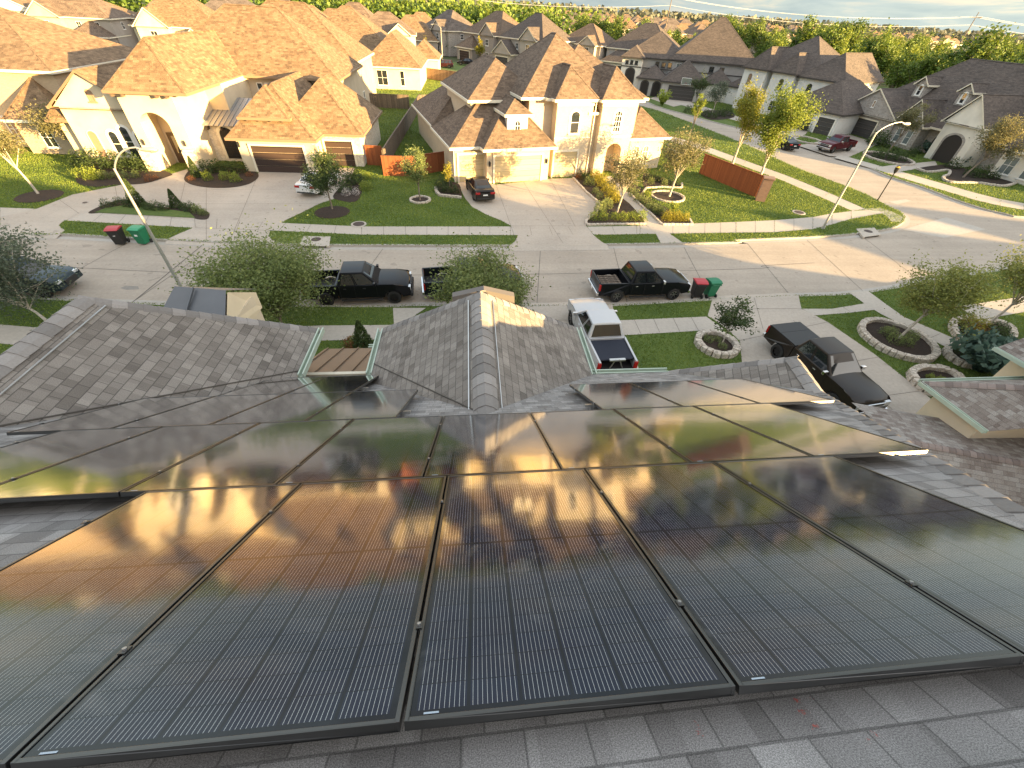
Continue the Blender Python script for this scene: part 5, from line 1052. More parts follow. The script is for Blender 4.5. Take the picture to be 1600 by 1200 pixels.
mb = MB(); mb.tube([(0, 0, 0), (0, 0, 2.6), (0, -.7, 3.1)], .09, 8, M['iron']); mb.build('pole', root); mb = MB(); mb.box(-.9, .9, -.78, -.74, 2.75, 3.8, M['glass_blue']); mb.box(-.92, .92, -.8, -.72, 2.72, 2.78, M['stripe']); mb.box(-.92, .92, -.8, -.72, 3.77, 3.83, M['stripe']); mb.box(-.93, -.87, -.8, -.72, 2.78, 3.77, M['stripe']); mb.box(.87, .93, -.8, -.72, 2.78, 3.77, M['stripe']); mb.build('backboard', root)
mb = MB(); mb.tube([(.23 * math.cos(t * math.pi / 6), -1.03 + .23 * math.sin(t * math.pi / 6), 3.0) for t in range(13)], .012, 5, M['bin_red']); mb.build('rim', root)
def inlet(label, pts, hole):
    mb = MB(); mb.prism(pts, -.1, .05, M['walk']); o = mb.build('storm_drain', bevel=.015); tag(o, label, 'storm drain')
    cx, cy = hole; mb = MB(); mb.tube([(cx, cy, .05), (cx, cy, .062)], .33, 20, M['manhole']); mb.build('cover', o)
    a, b = Vector(pts[0]), Vector(pts[1]); d = (b - a).normalized(); n = Vector((d.y, -d.x)); m = (a + b) / 2 + n * .004; mb = MB(); mb.obox((m.x, m.y, -.03), ((d.x, d.y, 0), (n.x, n.y, 0), (0, 0, 1)), (b - a).length * .4, .004, .05, M['dark_void']); mb.build('opening', o)
inlet('concrete storm drain with round iron lid at the kerb left of the tan garage drive', [(-11.92,28.31),(-9.89,28.27),(-10.16,29.84),(-12.04,29.88)], (-11.02,29.33)); inlet('concrete storm drain with round iron lid at the corner kerb', [(32.51,30.72),(34.56,31.25),(35.15,32.78),(33.17,32.47)], (33.90,31.93))
def manhole(label, c, r=.42):
    root = empty('manhole', (c[0], c[1], 0)); tag(root, label, 'manhole'); mb = MB(); mb.tube([(0, 0, .0), (0, 0, .035)], r * 1.35, 24, M['walk']); mb.build('collar', root); mb = MB(); mb.tube([(0, 0, .036), (0, 0, .048)], r, 24, M['manhole']); mb.build('cover', root)
manhole('round iron manhole in the lawn beside the far sidewalk', (-8.64,32.18)); manhole('round manhole with pale collar in the corner lawn', (30.16,36.16)); manhole('small dark utility lid on the circular drive', (-29.81,35.67), .16)

# ---------------------------------------------------------------- plants
def leaf_mesh(name, centers, size, mat, rng, var=None, aspect=.55, up_bias=.3):
    """one mesh of many small leaf quads, each with its own tone in the face attribute var"""
    n = len(centers); c = np.asarray(centers)
    a = rng.normal(size=(n, 3)); a[:, 2] *= .6; a /= np.linalg.norm(a, axis=1)[:, None]
    b = rng.normal(size=(n, 3)); b -= a * (a * b).sum(1)[:, None]; b /= np.linalg.norm(b, axis=1)[:, None]
    s = size * rng.uniform(.6, 1.35, n)[:, None]
    v = np.empty((n, 4, 3)); v[:, 0] = c - a * s * .5; v[:, 1] = c + b * s * aspect * .5; v[:, 2] = c + a * s * .5; v[:, 3] = c - b * s * aspect * .5
    me = bpy.data.meshes.new(name); me.vertices.add(n * 4); me.vertices.foreach_set('co', v.reshape(-1))
    me.loops.add(n * 4); me.loops.foreach_set('vertex_index', np.arange(n * 4)); me.polygons.add(n); me.polygons.foreach_set('loop_start', np.arange(n) * 4)
    me.update(calc_edges=True); me.materials.append(mat)
    at = me.attributes.new('var', 'FLOAT', 'FACE'); at.data.foreach_set('value', np.clip(var if var is not None else rng.uniform(0, 1, n), 0, 1))
    return me
def tree(label, loc, h, th, rx, leaf='leaf_olive', n=5000, size=.11, seed=1, bark='bark', rz=None, lean=(0, 0), limbs=7, r0=None, name='tree', group=None, sparse=0.0, upright=0.0, cat='tree'):
    """tapered trunk, forking limbs, foliage clustered on the twigs"""
    rng = np.random.default_rng(seed); rr = random.Random(seed); rz = rz or (h - th) / 2; r0 = r0 or .0155 * h
    root = empty(name, (loc[0], loc[1], loc[2] if len(loc) > 2 else 0), rr.uniform(0, 6)); tag(root, label, cat, group); root.rotation_euler.z = 0
    mb = MB(); bm = M[bark]; cz = h - rz
    top = V(lean[0] * .6, lean[1] * .6, th)
    path = [V(0, 0, -.05), V(lean[0] * .15 + rr.uniform(-.04, .04), lean[1] * .15, th * .35), V(lean[0] * .4 + rr.uniform(-.05, .05), lean[1] * .4, th * .7), top]
    mb.tube(path, [r0 * 1.25, r0, r0 * .85, r0 * .75], 9, bm)
    tips = []; cen = V(lean[0], lean[1], cz)
    for k in range(limbs):
        az = 2 * math.pi * (k + rr.uniform(-.3, .3)) / limbs; el = rr.uniform(-.25, .95); 
        e = cen + V(math.cos(az) * math.cos(el) * rx * .72, math.sin(az) * math.cos(el) * rx * .72, math.sin(el) * rz * .8)
        if k == 0: e = cen + V(0, 0, rz * .8)
        m = top.lerp(e, .45) + V(rr.uniform(-.1, .1), rr.uniform(-.1, .1), .12 * (e - top).length * (1 + upright))
        pth = [top - V(0, 0, th * .12 * rr.random()), m, e]; rad = r0 * .5
        mb.tube(pth, [rad, rad * .55, rad * .18], 6, bm, cap=False)
        for j in range(6):
            t = rr.uniform(.35, 1.0); s0 = pth[1].lerp(e, (t - .45) / .55) if t > .45 else pth[0].lerp(pth[1], t / .45)
            d = V(rr.gauss(0, 1), rr.gauss(0, 1), rr.gauss(.25 + upright, .7)).normalized() * rx * rr.uniform(.25, .55); s1 = s0 + d
            q = Vector(((s1.x - cen.x) / rx, (s1.y - cen.y) / rx, (s1.z - cen.z) / rz))
            if q.length > .98: q *= .98 / q.length * rr.uniform(.9, 1.06); s1 = cen + V(q.x * rx, q.y * rx, q.z * rz)
            mb.tube([s0, s0.lerp(s1, .5) + V(0, 0, .04), s1], [rad * .3, rad * .2, rad * .07], 4, bm, cap=False)
            tips.append((s0, s1))
    mb.build('trunk', root, smooth=60)
    # clusters
    cs = []; tone = []
    per = max(3, n // len(tips))
    for s0, s1 in tips:
        k = int(per * rr.uniform(.5, 1.5)); t = rng.uniform(.15, 1.1, k)[:, None]; sp = rx * (.14 - .05 * sparse)
        p = np.array(s0)[None] * (1 - t) + np.array(s1)[None] * t + rng.normal(size=(k, 3)) * sp * rng.uniform(.5, 1.3)
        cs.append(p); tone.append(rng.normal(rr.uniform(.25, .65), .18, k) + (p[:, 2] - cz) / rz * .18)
    c = np.concatenate(cs); tv = np.concatenate(tone); keep = c[:, 2] > th * .35; 
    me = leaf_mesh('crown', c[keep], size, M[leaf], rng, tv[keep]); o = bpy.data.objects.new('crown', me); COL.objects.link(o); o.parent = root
    return root
def shrub_mesh(name, r, h, n, size, leaf, seed, shape='round'):
    rng = np.random.default_rng(seed); u = rng.normal(size=(n, 3)); u /= np.linalg.norm(u, axis=1)[:, None]; rad = rng.uniform(.55, 1.0, n) ** .6
    lump = 1 + .22 * np.sin(u[:, 0] * 5 + seed) * np.sin(u[:, 1] * 5 + 1.7 * seed) + .12 * np.sin(u[:, 2] * 9 + seed)
    if shape == 'cone':
        t = rng.uniform(0, 1, n) ** 1.4; a = rng.uniform(0, 6.283, n); rr_ = r * (1 - t) ** .8 * rng.uniform(.6, 1.1, n) + .02; p = np.stack([np.cos(a) * rr_, np.sin(a) * rr_, t * h + .03], 1); tv = .35 + .3 * t + rng.normal(0, .2, n)
    elif shape == 'spiky':
        a = rng.uniform(0, 6.283, n); t = rng.uniform(0, 1, n); rr_ = r * t * rng.uniform(.3, 1, n); p = np.stack([np.cos(a) * rr_, np.sin(a) * rr_, h * t * rng.uniform(.5, 1, n) + .03], 1); tv = t + rng.normal(0, .2, n)
    else:
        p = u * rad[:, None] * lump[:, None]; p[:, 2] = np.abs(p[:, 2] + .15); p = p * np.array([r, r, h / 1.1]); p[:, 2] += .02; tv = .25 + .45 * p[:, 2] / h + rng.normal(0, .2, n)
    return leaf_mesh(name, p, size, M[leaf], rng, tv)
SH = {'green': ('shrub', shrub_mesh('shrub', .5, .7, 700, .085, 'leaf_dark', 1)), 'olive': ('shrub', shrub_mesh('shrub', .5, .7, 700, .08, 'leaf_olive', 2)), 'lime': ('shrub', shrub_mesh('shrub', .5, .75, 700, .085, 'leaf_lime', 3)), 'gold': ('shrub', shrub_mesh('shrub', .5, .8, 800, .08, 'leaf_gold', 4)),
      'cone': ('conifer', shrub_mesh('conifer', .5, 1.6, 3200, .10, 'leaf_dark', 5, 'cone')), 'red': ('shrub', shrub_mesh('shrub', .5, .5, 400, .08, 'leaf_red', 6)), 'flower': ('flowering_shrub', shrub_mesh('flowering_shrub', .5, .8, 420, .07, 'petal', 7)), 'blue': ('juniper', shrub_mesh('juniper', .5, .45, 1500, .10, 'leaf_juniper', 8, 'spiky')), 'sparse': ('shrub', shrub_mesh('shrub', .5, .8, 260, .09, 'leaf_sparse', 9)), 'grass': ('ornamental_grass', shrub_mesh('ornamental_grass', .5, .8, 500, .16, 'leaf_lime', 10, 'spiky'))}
shr = random.Random(3)
def plant(kind, pts, s, label, group=None, jit=.2):
    nm, me = SH[kind]
    for p in (pts if isinstance(pts, list) else [pts]):
        o = bpy.data.objects.new(nm, me); COL.objects.link(o); k = s * shr.uniform(1 - jit, 1 + jit); o.scale = (k * shr.uniform(.9, 1.1), k * shr.uniform(.9, 1.1), k * shr.uniform(.85, 1.15)); o.location = (p[0], p[1], .03); o.rotation_euler.z = shr.uniform(0, 6)
        tag(o, label, 'shrub', group)
def circ(c, r, n=16, sq=1.0): return [(c[0] + r * math.cos(2 * math.pi * k / n), c[1] + r * sq * math.sin(2 * math.pi * k / n)) for k in range(n)]
# --- beds across the street
bed([(-34.02,41.27),(-32.71,39.78),(-31.21,39.27),(-30.07,39.84),(-28.08,40.35),(-27.14,42.33),(-27.24,43.16),(-29.49,44.58),(-34.71,45.10),(-35.39,43.92)])
plant('green', [(-35.76,45.00),(-35.63,45.78),(-33.88,44.05),(-31.38,45.40),(-30.00,44.76)], 1.9, 'tall dark green shrub in the bed left of the arched entry', 'tall shrubs left of the arched entry'); plant('green', [(-33.32,44.47),(-32.56,44.91),(-31.38,44.27),(-29.84,43.67)], 1.5, 'dark green shrub below the arched windows of the large cream house', 'shrubs below the arched windows'); plant('lime', [(-33.77,41.62),(-32.76,41.37),(-32.30,41.40)], 1.1, 'light green low shrub at the left end of the long bed', 'light shrubs in the long bed'); plant('olive', [(-31.75,41.44),(-31.11,41.83),(-30.18,41.56),(-29.52,41.95)], .9, 'low olive shrub along the front of the long bed', 'low shrubs in the long bed'); plant('red', [(-27.98,41.06),(-27.83,41.74)], .7, 'small reddish plant beside the entry path', 'reddish plants by the entry path')
bed([(-25.67,42.10),(-24.51,40.53),(-22.77,39.70),(-20.85,39.76),(-19.68,40.86),(-19.62,42.91),(-20.51,44.45),(-22.16,45.30),(-25.61,45.77),(-26.31,44.93)])
plant('cone', [(-24.74,42.45)], .9, 'dark small conifer at the left of the bed before the arcade'); plant('green', [(-24.26,43.62),(-23.75,44.40),(-22.75,44.04),(-21.72,44.12)], 1.3, 'green shrub before the iron gated arcade', 'shrubs before the iron gates'); plant('lime', [(-23.45,41.72),(-22.13,41.96),(-21.00,41.43)], .95, 'bright green round plant before the arcade', 'bright plants before the arcade'); plant('red', [(-24.75,41.49),(-20.45,42.99)], .8, 'reddish low plant at the edge of the arcade bed', 'reddish plants in the arcade bed')
bed([(-28.39,33.71),(-28.23,35.44),(-27.47,36.53),(-25.61,35.67),(-23.51,34.94),(-22.07,35.21),(-20.73,34.56),(-19.99,33.81),(-19.73,32.73),(-20.61,32.84),(-21.65,33.93),(-24.32,34.51),(-26.90,34.89),(-27.56,33.74)])
sheet('lawn', [(-27.96,33.72),(-27.77,34.65),(-26.79,35.30),(-25.29,35.06),(-23.32,34.55),(-21.53,34.04),(-20.61,32.93)], .034, M['grass'])
plant('cone', [(-25.77,35.25)], 1.0, 'left pointed conifer on the grassy island of the circular drive'); plant('cone', [(-22.96,35.17)], 1.0, 'right pointed conifer on the grassy island of the circular drive'); plant('green', [(-27.81,34.95),(-27.24,35.48),(-26.32,35.22),(-24.75,34.69),(-24.12,34.61),(-23.48,34.54),(-22.18,34.70),(-21.54,34.43)], .8, 'round dark shrub on the island bed of the circular drive', 'round shrubs on the drive island'); plant('olive', [(-20.85,33.97),(-20.33,33.65)], .7, 'small olive shrub at the right tip of the drive island', 'olive shrubs at the island tip')
for px, r_ in (((-33.86,36.94), 1.5), ((-11.12,34.51), 1.35)): bed(circ(px, r_), sm=False)
bed([(-11.60,37.47),(-9.81,36.88),(-9.71,39.39),(-10.40,41.63),(-11.34,42.61),(-11.90,39.26)]); plant('green', [(-11.28,41.23),(-10.78,41.95),(-11.09,39.30)], 1.5, 'dark shrub right of the white sedan', 'dark shrubs by the white sedan'); plant('flower', [(-10.81,38.40),(-10.04,38.63)], .75, 'white flowering shrub in the bed right of the round tree', 'white flowering shrubs'); plant('lime', [(-9.89,43.07),(-9.47,40.04)], 1.0, 'sunlit green shrub by the orange fence corner', 'sunlit shrubs by the fence corner')
bed([(-3.31,40.42),(-2.93,38.79),(-1.05,38.28),(-0.94,39.91),(-1.28,42.19),(-2.71,42.73)]); ring_stones('edging_stones', 'pale edging stones round the bed left of the dark sedan', [(-3.29,40.76),(-3.18,39.59),(-2.84,38.67),(-2.00,38.47),(-1.05,38.28)], closed=False); plant('green', [(-2.82,40.13),(-2.26,39.83),(-1.50,39.56),(-2.21,41.50),(-2.89,41.80)], 1.0, 'dark shrub in the edged bed left of the dark sedan', 'shrubs left of the dark sedan')
tree('bright yellow green small tree by the left tan garage door', (-2.00,40.50), 2.3, .6, .75, 'leaf_gold', 900, .12, 21, limbs=5, r0=.03)
bed(circ((-4.47,37.56), .8), sm=False); ring_stones('edging_stones', 'ring of edging stones round the small lawn tree left of the tan garage', circ((-4.47,37.56), .85, 20), .2, .16)
bedB = [(10.43,44.75),(10.93,40.24),(11.39,38.31),(11.43,37.26),(10.67,35.24),(9.34,33.37),(9.26,32.57),(14.29,32.92),(14.53,34.22),(14.36,37.66),(13.86,40.12),(13.83,43.18),(13.53,45.51),(12.88,47.62),(11.16,47.11)]
bed(bedB, sm=False); ring_stones('edging_stones', 'edging stones between the tan garage drive and the golden shrubs', [(10.43,44.75),(10.93,40.24),(11.36,38.18),(11.42,37.13),(10.64,35.12),(9.31,33.32),(9.23,32.52),(11.74,32.71),(14.29,32.87)], .2, .16, False)
plant('gold', [(12.71,45.10),(12.84,44.26),(12.89,43.11),(12.96,41.86),(13.02,40.66),(13.00,38.81),(12.99,37.86)], 1.25, 'golden yellow shrub in the row beside the front walk', 'golden shrubs beside the front walk'); plant('olive', [(11.68,42.71),(11.75,40.29),(11.82,38.88),(12.01,37.29),(11.22,35.99),(10.89,35.02),(11.96,36.52)], .95, 'low green shrub along the drive side of the golden bed', 'green shrubs beside the golden row'); plant('lime', [(10.00,33.72),(10.85,33.75),(11.88,33.90),(12.58,33.81),(13.44,33.96),(14.19,33.87)], 1.0, 'round light green shrub at the sidewalk end of the golden bed', 'round shrubs at the sidewalk end'); plant('cone', [(12.76,46.33)], .95, 'slim conifer beside the arched door of the cream house'); plant('green', [(11.37,45.34),(11.60,44.33)], 1.1, 'dark shrub beside the right garage door', 'dark shrubs beside the right garage door'); plant('red', [(10.81,45.30),(10.97,44.45)], .9, 'reddish shrub at the corner of the right garage door', 'reddish shrubs by the right garage')
bed([(14.70,45.25),(15.21,40.49),(15.28,37.44),(15.55,35.32),(15.72,32.88),(18.44,32.96),(18.56,34.02),(17.64,35.28),(17.61,36.78),(16.88,38.05),(16.70,40.58),(16.98,42.11),(15.77,44.64)], sm=False); ring_stones('edging_stones', 'edging stones along the right side of the front walk', [(15.16,40.34),(15.24,37.31),(15.51,35.20),(15.68,32.79),(18.40,32.87),(18.61,34.02)], .2, .16, False)
plant('olive', [(15.36,39.63),(15.44,38.25),(15.78,37.47),(15.85,36.19),(16.08,35.46)], 1.0, 'low olive shrub right of the front walk', 'olive shrubs right of the front walk'); plant('green', [(15.01,41.99),(15.17,41.08),(16.31,36.97),(16.38,34.99),(16.45,35.72)], .9, 'dark low shrub right of the front walk', 'dark shrubs right of the front walk'); plant('gold', [(16.43,33.83),(16.85,33.96),(17.28,33.86),(17.66,33.88),(18.08,33.78)], .8, 'yellow shrub at the corner of the walk and the sidewalk', 'yellow shrubs at the sidewalk corner'); plant('grass', [(16.53,39.13),(17.92,36.03)], 1.1, 'pale upright grassy plant beside the front walk', 'grassy plants by the walk')
bed([(18.79,47.00),(19.75,46.34),(21.53,43.70),(21.26,42.39),(19.30,42.52),(17.42,42.14),(17.52,43.43)]); ring_stones('edging_stones', 'edging stones of the bed along the right wing of the cream house', [(21.79,43.72),(21.23,42.32),(19.28,42.45),(17.40,42.08),(16.59,40.57)], .2, .16, False); plant('green', [(18.54,44.84),(19.12,44.54),(19.70,44.25),(20.14,43.61),(20.87,43.17)], 1.0, 'dark shrub below the pale windows of the right wing', 'dark shrubs below the right wing'); plant('olive', [(18.31,43.48),(19.62,43.08)], .9, 'olive plant in the right wing bed', 'olive plants in the right wing bed')
bed(circ((18.74,39.68), 1.5), sm=False); ring_stones('edging_stones', 'wide ring of edging stones round the corner lawn tree', circ((18.74,39.68), 1.55, 26), .22, .16)
sheet('patio', circ((-3.30,69.32), 1.5, 20), .012, M['walk'])
# --- right block beds
bed(circ((56.02,56.47), 2.6, 16, 1.2), sm=False); ring_stones('edging_stones', 'pale ring of edging stones before the stone house garage', circ((56.02,56.47), 2.65, 30, 1.2), .3, .22)
eb = [(56.16,51.84),(56.53,50.38),(60.26,51.48),(58.61,49.59),(56.57,48.31),(55.78,46.46),(59.26,46.45),(62.13,45.52),(67.39,48.19)]; bed(eb + [(69.37,49.94),(65.60,49.65),(63.44,54.06),(60.72,53.81)]); ring_stones('edging_stones', 'wavy pale stone edging before the entry of the stone house', smooth_pl(eb, 4), .3, .22, False)
plant('green', [(54.39,56.54),(56.08,57.29),(56.10,55.80),(57.26,55.91),(60.85,58.39),(63.30,59.89),(59.54,59.48)], 1.5, 'dark shrub before the stone house windows', 'dark shrubs before the stone house'); plant('blue', [(65.21,60.09),(68.08,62.37)], 2.6, 'blue green conifer left of the white arched entry', 'blue conifers left of the entry'); plant('blue', [(64.43,54.15),(66.64,56.03)], 2.6, 'blue green conifer right of the white arched entry', 'blue conifers right of the entry'); plant('green', [(61.54,49.34),(62.84,48.97),(63.76,48.57),(66.70,48.79),(68.82,50.39),(62.32,52.89)], 1.5, 'dark shrub in the wavy edged bed', 'dark shrubs in the wavy bed'); plant('green', [(60.13,63.46),(60.71,64.93)], 3.0, 'large dark green shrub beside the charcoal garage door', 'large shrubs by the charcoal garage')
bed([(40.89,82.47),(41.09,78.50),(46.49,81.45),(48.95,87.32),(46.92,88.06),(43.54,86.91)]); plant('green', [(41.13,81.48),(41.88,80.21),(44.06,82.03),(45.89,83.00),(39.17,84.26),(54.51,72.59),(57.70,74.82),(58.30,76.72),(57.83,73.10)], 1.8, 'dark shrub in the beds of the shaded side street', 'shrubs of the side street'); plant('grass', [(36.50,90.60)], 2.6, 'spiky palm like plant beside the basketball hoop')
ring_stones('edging_stones', 'pale edging ring right of the car behind the lime tree', circ((50.04,65.71), 2.0, 24, 1.2), .3, .2); 
# --- near side: stone rings and beds
def nring(label, c, r, sq=1.0, h=.3): bed(circ(c, r, 16, sq), .12, sm=False); ring_stones('edging_stones', label, circ(c, r, 28, sq), .34, h)
nring('small ring of pale stone blocks round the thin near tree', (12.85,16.50), 1.0, 1.0); nring('oval ring of pale stone blocks round the leaning tree', (23.67,16.65), 1.75, 1.05)
pl_ = [(28.82,18.27),(27.84,17.21),(27.60,16.21),(28.40,15.51),(29.76,15.88),(31.32,16.84),(31.97,17.73),(31.46,18.22),(30.38,17.98),(30.14,18.56)]; bed(pl_, .12); ring_stones('edging_stones', 'curved stone block border round the orange flowering bed', smooth_pl(pl_, 4, True), .34, .32)
pl_ = [(25.94,15.71),(25.45,15.07),(25.71,14.31),(27.05,14.39),(27.87,15.00),(27.49,15.72),(26.78,15.96)]; bed(pl_, .12); ring_stones('edging_stones', 'low stone block border left of the blue juniper', smooth_pl(pl_, 4, True), .34, .3)
pl_ = [(22.09,13.84),(21.77,13.40),(21.72,12.64),(22.36,12.09),(23.75,12.35),(24.35,13.65),(23.70,14.07),(22.90,14.14)]; bed(pl_, .12); ring_stones('edging_stones', 'stone block border at the end of the right driveway', smooth_pl(pl_, 4, True), .34, .34)
plant('olive', [(12.52,16.83),(13.00,16.21),(13.03,16.81)], .55, 'small plant in the ring of the thin near tree', 'plants in the small stone ring'); plant('olive', [(23.31,17.17),(23.29,16.47),(23.79,16.18),(24.53,16.71),(23.80,17.31)], .8, 'olive plant under the leaning tree', 'plants under the leaning tree'); plant('gold', [(29.32,17.94),(29.81,17.62),(29.01,17.04)], 1.0, 'orange yellow flowering plant in the curved bed', 'flowering plants in the curved bed'); plant('green', [(28.38,17.20),(29.06,16.31),(30.38,17.01),(30.16,16.43),(28.82,16.46),(28.96,16.04)], 1.0, 'green plant in the curved bed at the right edge', 'green plants in the curved bed'); plant('red', [(28.97,17.19),(29.75,17.17)], .9, 'reddish plant in the curved bed', 'reddish plants in the curved bed'); plant('green', [(26.20,15.18),(26.66,14.91),(27.07,14.77)], .8, 'dark low plant in the bed beside the juniper', 'dark plants beside the juniper'); plant('lime', [(22.71,13.36),(23.00,13.13)], .6, 'small plant in the border at the driveway end', 'plants at the driveway end')
plant('blue', [(26.04,13.94),(26.84,14.10)], 3.2, 'sprawling blue green juniper at the right edge', 'sprawling junipers'); plant('cone', [(-5.46,16.62)], .85, 'small dark conifer standing beyond the porch roof'); plant('red', [(-6.08,16.88),(-5.86,16.71)], .9, 'reddish flowering plant left of the small conifer', 'reddish flowers by the small conifer'); plant('lime', [(-5.98,17.12),(-5.17,16.61)], .7, 'light green plant beside the small conifer', 'light plants by the small conifer')
# --- trees
tree('thin yellowish tree on the lawn at the left edge', (-34.31,37.46), 5.2, 1.9, 1.9, 'leaf_sparse', 6000, .15, 1, 'bark_pale', lean=(-.4, 0)); tree('sparse tree before the shaded wing of the left edge house', (-37.44,47.20), 4.6, 1.6, 2.1, 'leaf_sparse', 5200, .15, 2, 'bark_pale')
tree('small round dark green tree beside the white sedan', (-11.27,35.18), 4.1, 1.5, 1.75, 'leaf_dark', 9000, .13, 3, rz=1.5); tree('small green tree in a stone ring on the middle lawn', (-4.47,37.56), 4.1, 1.3, 1.35, 'leaf_olive', 5200, .13, 4, rz=1.5)
tree('thin leafed pale trunked tree beside the front walk', (12.59,35.51), 4.9, 1.5, 2.3, 'leaf_sparse', 6000, .13, 5, 'bark_pale', lean=(.3, 0), sparse=.6, limbs=9); tree('taller thin leafed tree in the ring on the corner lawn', (18.93,39.77), 6.1, 1.8, 2.6, 'leaf_sparse', 8500, .14, 6, 'bark_pale', lean=(.3, 0), sparse=.4, limbs=10)
tree('taller yellow leafed tree left behind the orange fence', (31.45,51.83), 8.6, 1.8, 2.7, 'leaf_yellow', 10000, .19, 7, 'bark_pale', rz=3.3, upright=.4); tree('lime yellow tree right behind the brick pillar', (32.88,47.82), 8.8, 1.3, 3.0, 'leaf_lime', 16000, .2, 8, 'bark_pale', rz=3.8, upright=.4)
tree('thin dark leafed tree in the small near stone ring', (13.11,16.44), 2.9, .9, 1.25, 'leaf_dark', 2600, .12, 9, 'bark_pale', sparse=.5, limbs=7, r0=.035); tree('leaning pale trunked tree in the oval stone ring', (23.82,16.70), 4.5, 1.6, 2.3, 'leaf_pale', 13000, .12, 10, 'bark_pale', lean=(1.0, .3), rz=1.5, limbs=9); tree('sunlit tree over the curved bed at the right edge', (30.66,17.85), 4.9, 1.6, 2.2, 'leaf_pale', 11000, .12, 11, 'bark_pale', lean=(.9, .2), limbs=9)
tree('thin tree before the windows of the stone house', (58.65,59.75), 6.2, 2.0, 2.3, 'leaf_sparse', 5200, .18, 12, 'bark', lean=(.6, -.3), sparse=.4); tree('thin tree before the right bay of the stone house', (59.77,48.73), 6.4, 2.2, 2.8, 'leaf_sparse', 7500, .17, 13, 'bark', lean=(1.0, -.6), sparse=.3)
tree('small dim tree left of the white house', (42.75,90.02), 5.6, 1.6, 2.0, 'leaf_dark', 2600, .2, 14); tree('small rounded tree before the white brick wall', (43.32,83.35), 5.4, 1.6, 2.1, 'leaf_grey', 3000, .19, 15, 'bark_pale'); tree('narrow bright green tree between the cream house and the side street', (33.43,68.92), 5.0, .7, 1.0, 'leaf_lime', 1800, .2, 16, rz=2.1, upright=.8)
tree('wispy grey leafed tree at the left edge near the teal vehicle', (-21.35,19.26,0.00), 4.3, .7, 3.1, 'leaf_grey', 14000, .12, 17, 'bark_pale', sparse=.5, limbs=12, rz=1.9, lean=(-1.2, .6)); tree('large dense green bush left of the black wheeled pickup', (-9.9, 18.6), 4.5, .6, 3.2, 'leaf_olive', 36000, .12, 18, limbs=20, rz=2.1, upright=.4); tree('dense green bush behind the centre gable', (.55, 17.9), 4.4, .5, 2.6, 'leaf_olive', 28000, .115, 19, limbs=18, rz=2.1, upright=.3)
for k, (p, hh, lf, lb) in enumerate([((-1.83,168.01), 5.5, 'leaf_gold', 'yellow tree before the grey brick far house'), ((3.41,143.68), 6.0, 'leaf_gold', 'yellow tree left of the tall white windows'), ((-10.57,137.46), 5.5, 'leaf_gold', 'feathery yellow tree at the end of the sunlit fence'), ((17.09,178.34), 6.2, 'leaf_gold', 'yellow tree top showing over the brown roof ridge'), ((-16.33,173.39), 4.5, 'leaf_dark', 'dark rounded tree left of the far street lamp'), ((-5.25,163.60), 4.0, 'leaf_dark', 'dark bushy tree right of the far street lamp')]): tree(lb, p, hh, 1.4, 1.7, lf, 1500, .3, 60 + k)
# --- fences
def fence(label, pts, h, mat, rails=True, cap=True):
    root = empty('wooden_fence', (pts[0][0], pts[0][1], 0)); tag(root, label, 'fence'); o = Vector((pts[0][0], pts[0][1], 0)); m = M[mat]; rr = random.Random(int(pts[0][0] * 10))
    for k in range(len(pts) - 1):
        a, b = Vector((*pts[k], 0)) - o, Vector((*pts[k + 1], 0)) - o; d = (b - a); L = d.length; d.normalize(); n = V(-d.y, d.x, 0); mb = MB(); c = int(L / .15) + 1; wd = L / c
        for j in range(c):
            s = a + d * (wd * (j + .5)); hh = h + rr.uniform(-.012, .012); mb.obox(s + V(0, 0, hh / 2) + n * rr.uniform(-.004, .004), (d, n, (0, 0, 1)), wd / 2 - .004, .011, hh / 2, m)
        mb.build('picket_panel', root)
        for zz in (.35, h * .55, h - .25): mb = MB(); mb.obox((a + b) / 2 + n * .045 + V(0, 0, zz), (d, n, (0, 0, 1)), L / 2, .02, .045, m); mb.build('rail', root)
        if cap: mb = MB(); mb.obox((a + b) / 2 + V(0, 0, h + .03), (d, n, (0, 0, 1)), L / 2 + .03, .07, .02, m); mb.build('cap_board', root)
        q = max(1, int(L / 2.4))
        for j in range(q + 1): mb = MB(); p_ = a + d * (L * j / q) + n * .085; mb.obox(p_ + V(0, 0, (h - .06) / 2), (d, n, (0, 0, 1)), .045, .045, (h - .06) / 2, m); mb.build('post', root)
fence('orange stained fence joining the large cream house to the garden divider', [(-10.57,47.47), (-8.96,47.28)], 1.8, 'cedar'); fence('orange stained fence and gate left of the tan garage house', [(-8.49,44.06), (-6.02,44.11), (-2.66,46.18)], 1.75, 'cedar')
fence('weathered grey fence running back between the two lawns', [(-8.62,46.24), (-7.75,78.40)], 1.8, 'old_fence'); fence('weathered grey back fence left of the garden divider', [(-17.37,77.65), (-9.35,77.54)], 1.8, 'old_fence'); fence('weathered grey back fence right of the garden divider', [(-7.84,77.85), (-1.16,81.16)], 1.8, 'old_fence')
fence('brown wooden fence round the sunlit yard of the yellow house', [(-9.50,111.62), (-3.23,108.16), (3.82,101.55)], 1.9, 'brown_fence'); fence('orange stained corner fence ending at a brick pillar', [(25.37,47.65), (27.94,40.11)], 1.95, 'cedar')
fence('dark red fence beside the white garage house', [(58.16,72.64), (65.98,78.92)], 1.8, 'red_fence'); fence('orange fence behind the left edge house', [(-87.21,127.70), (-79.76,122.94), (-85.09,139.16)], 1.9, 'cedar')
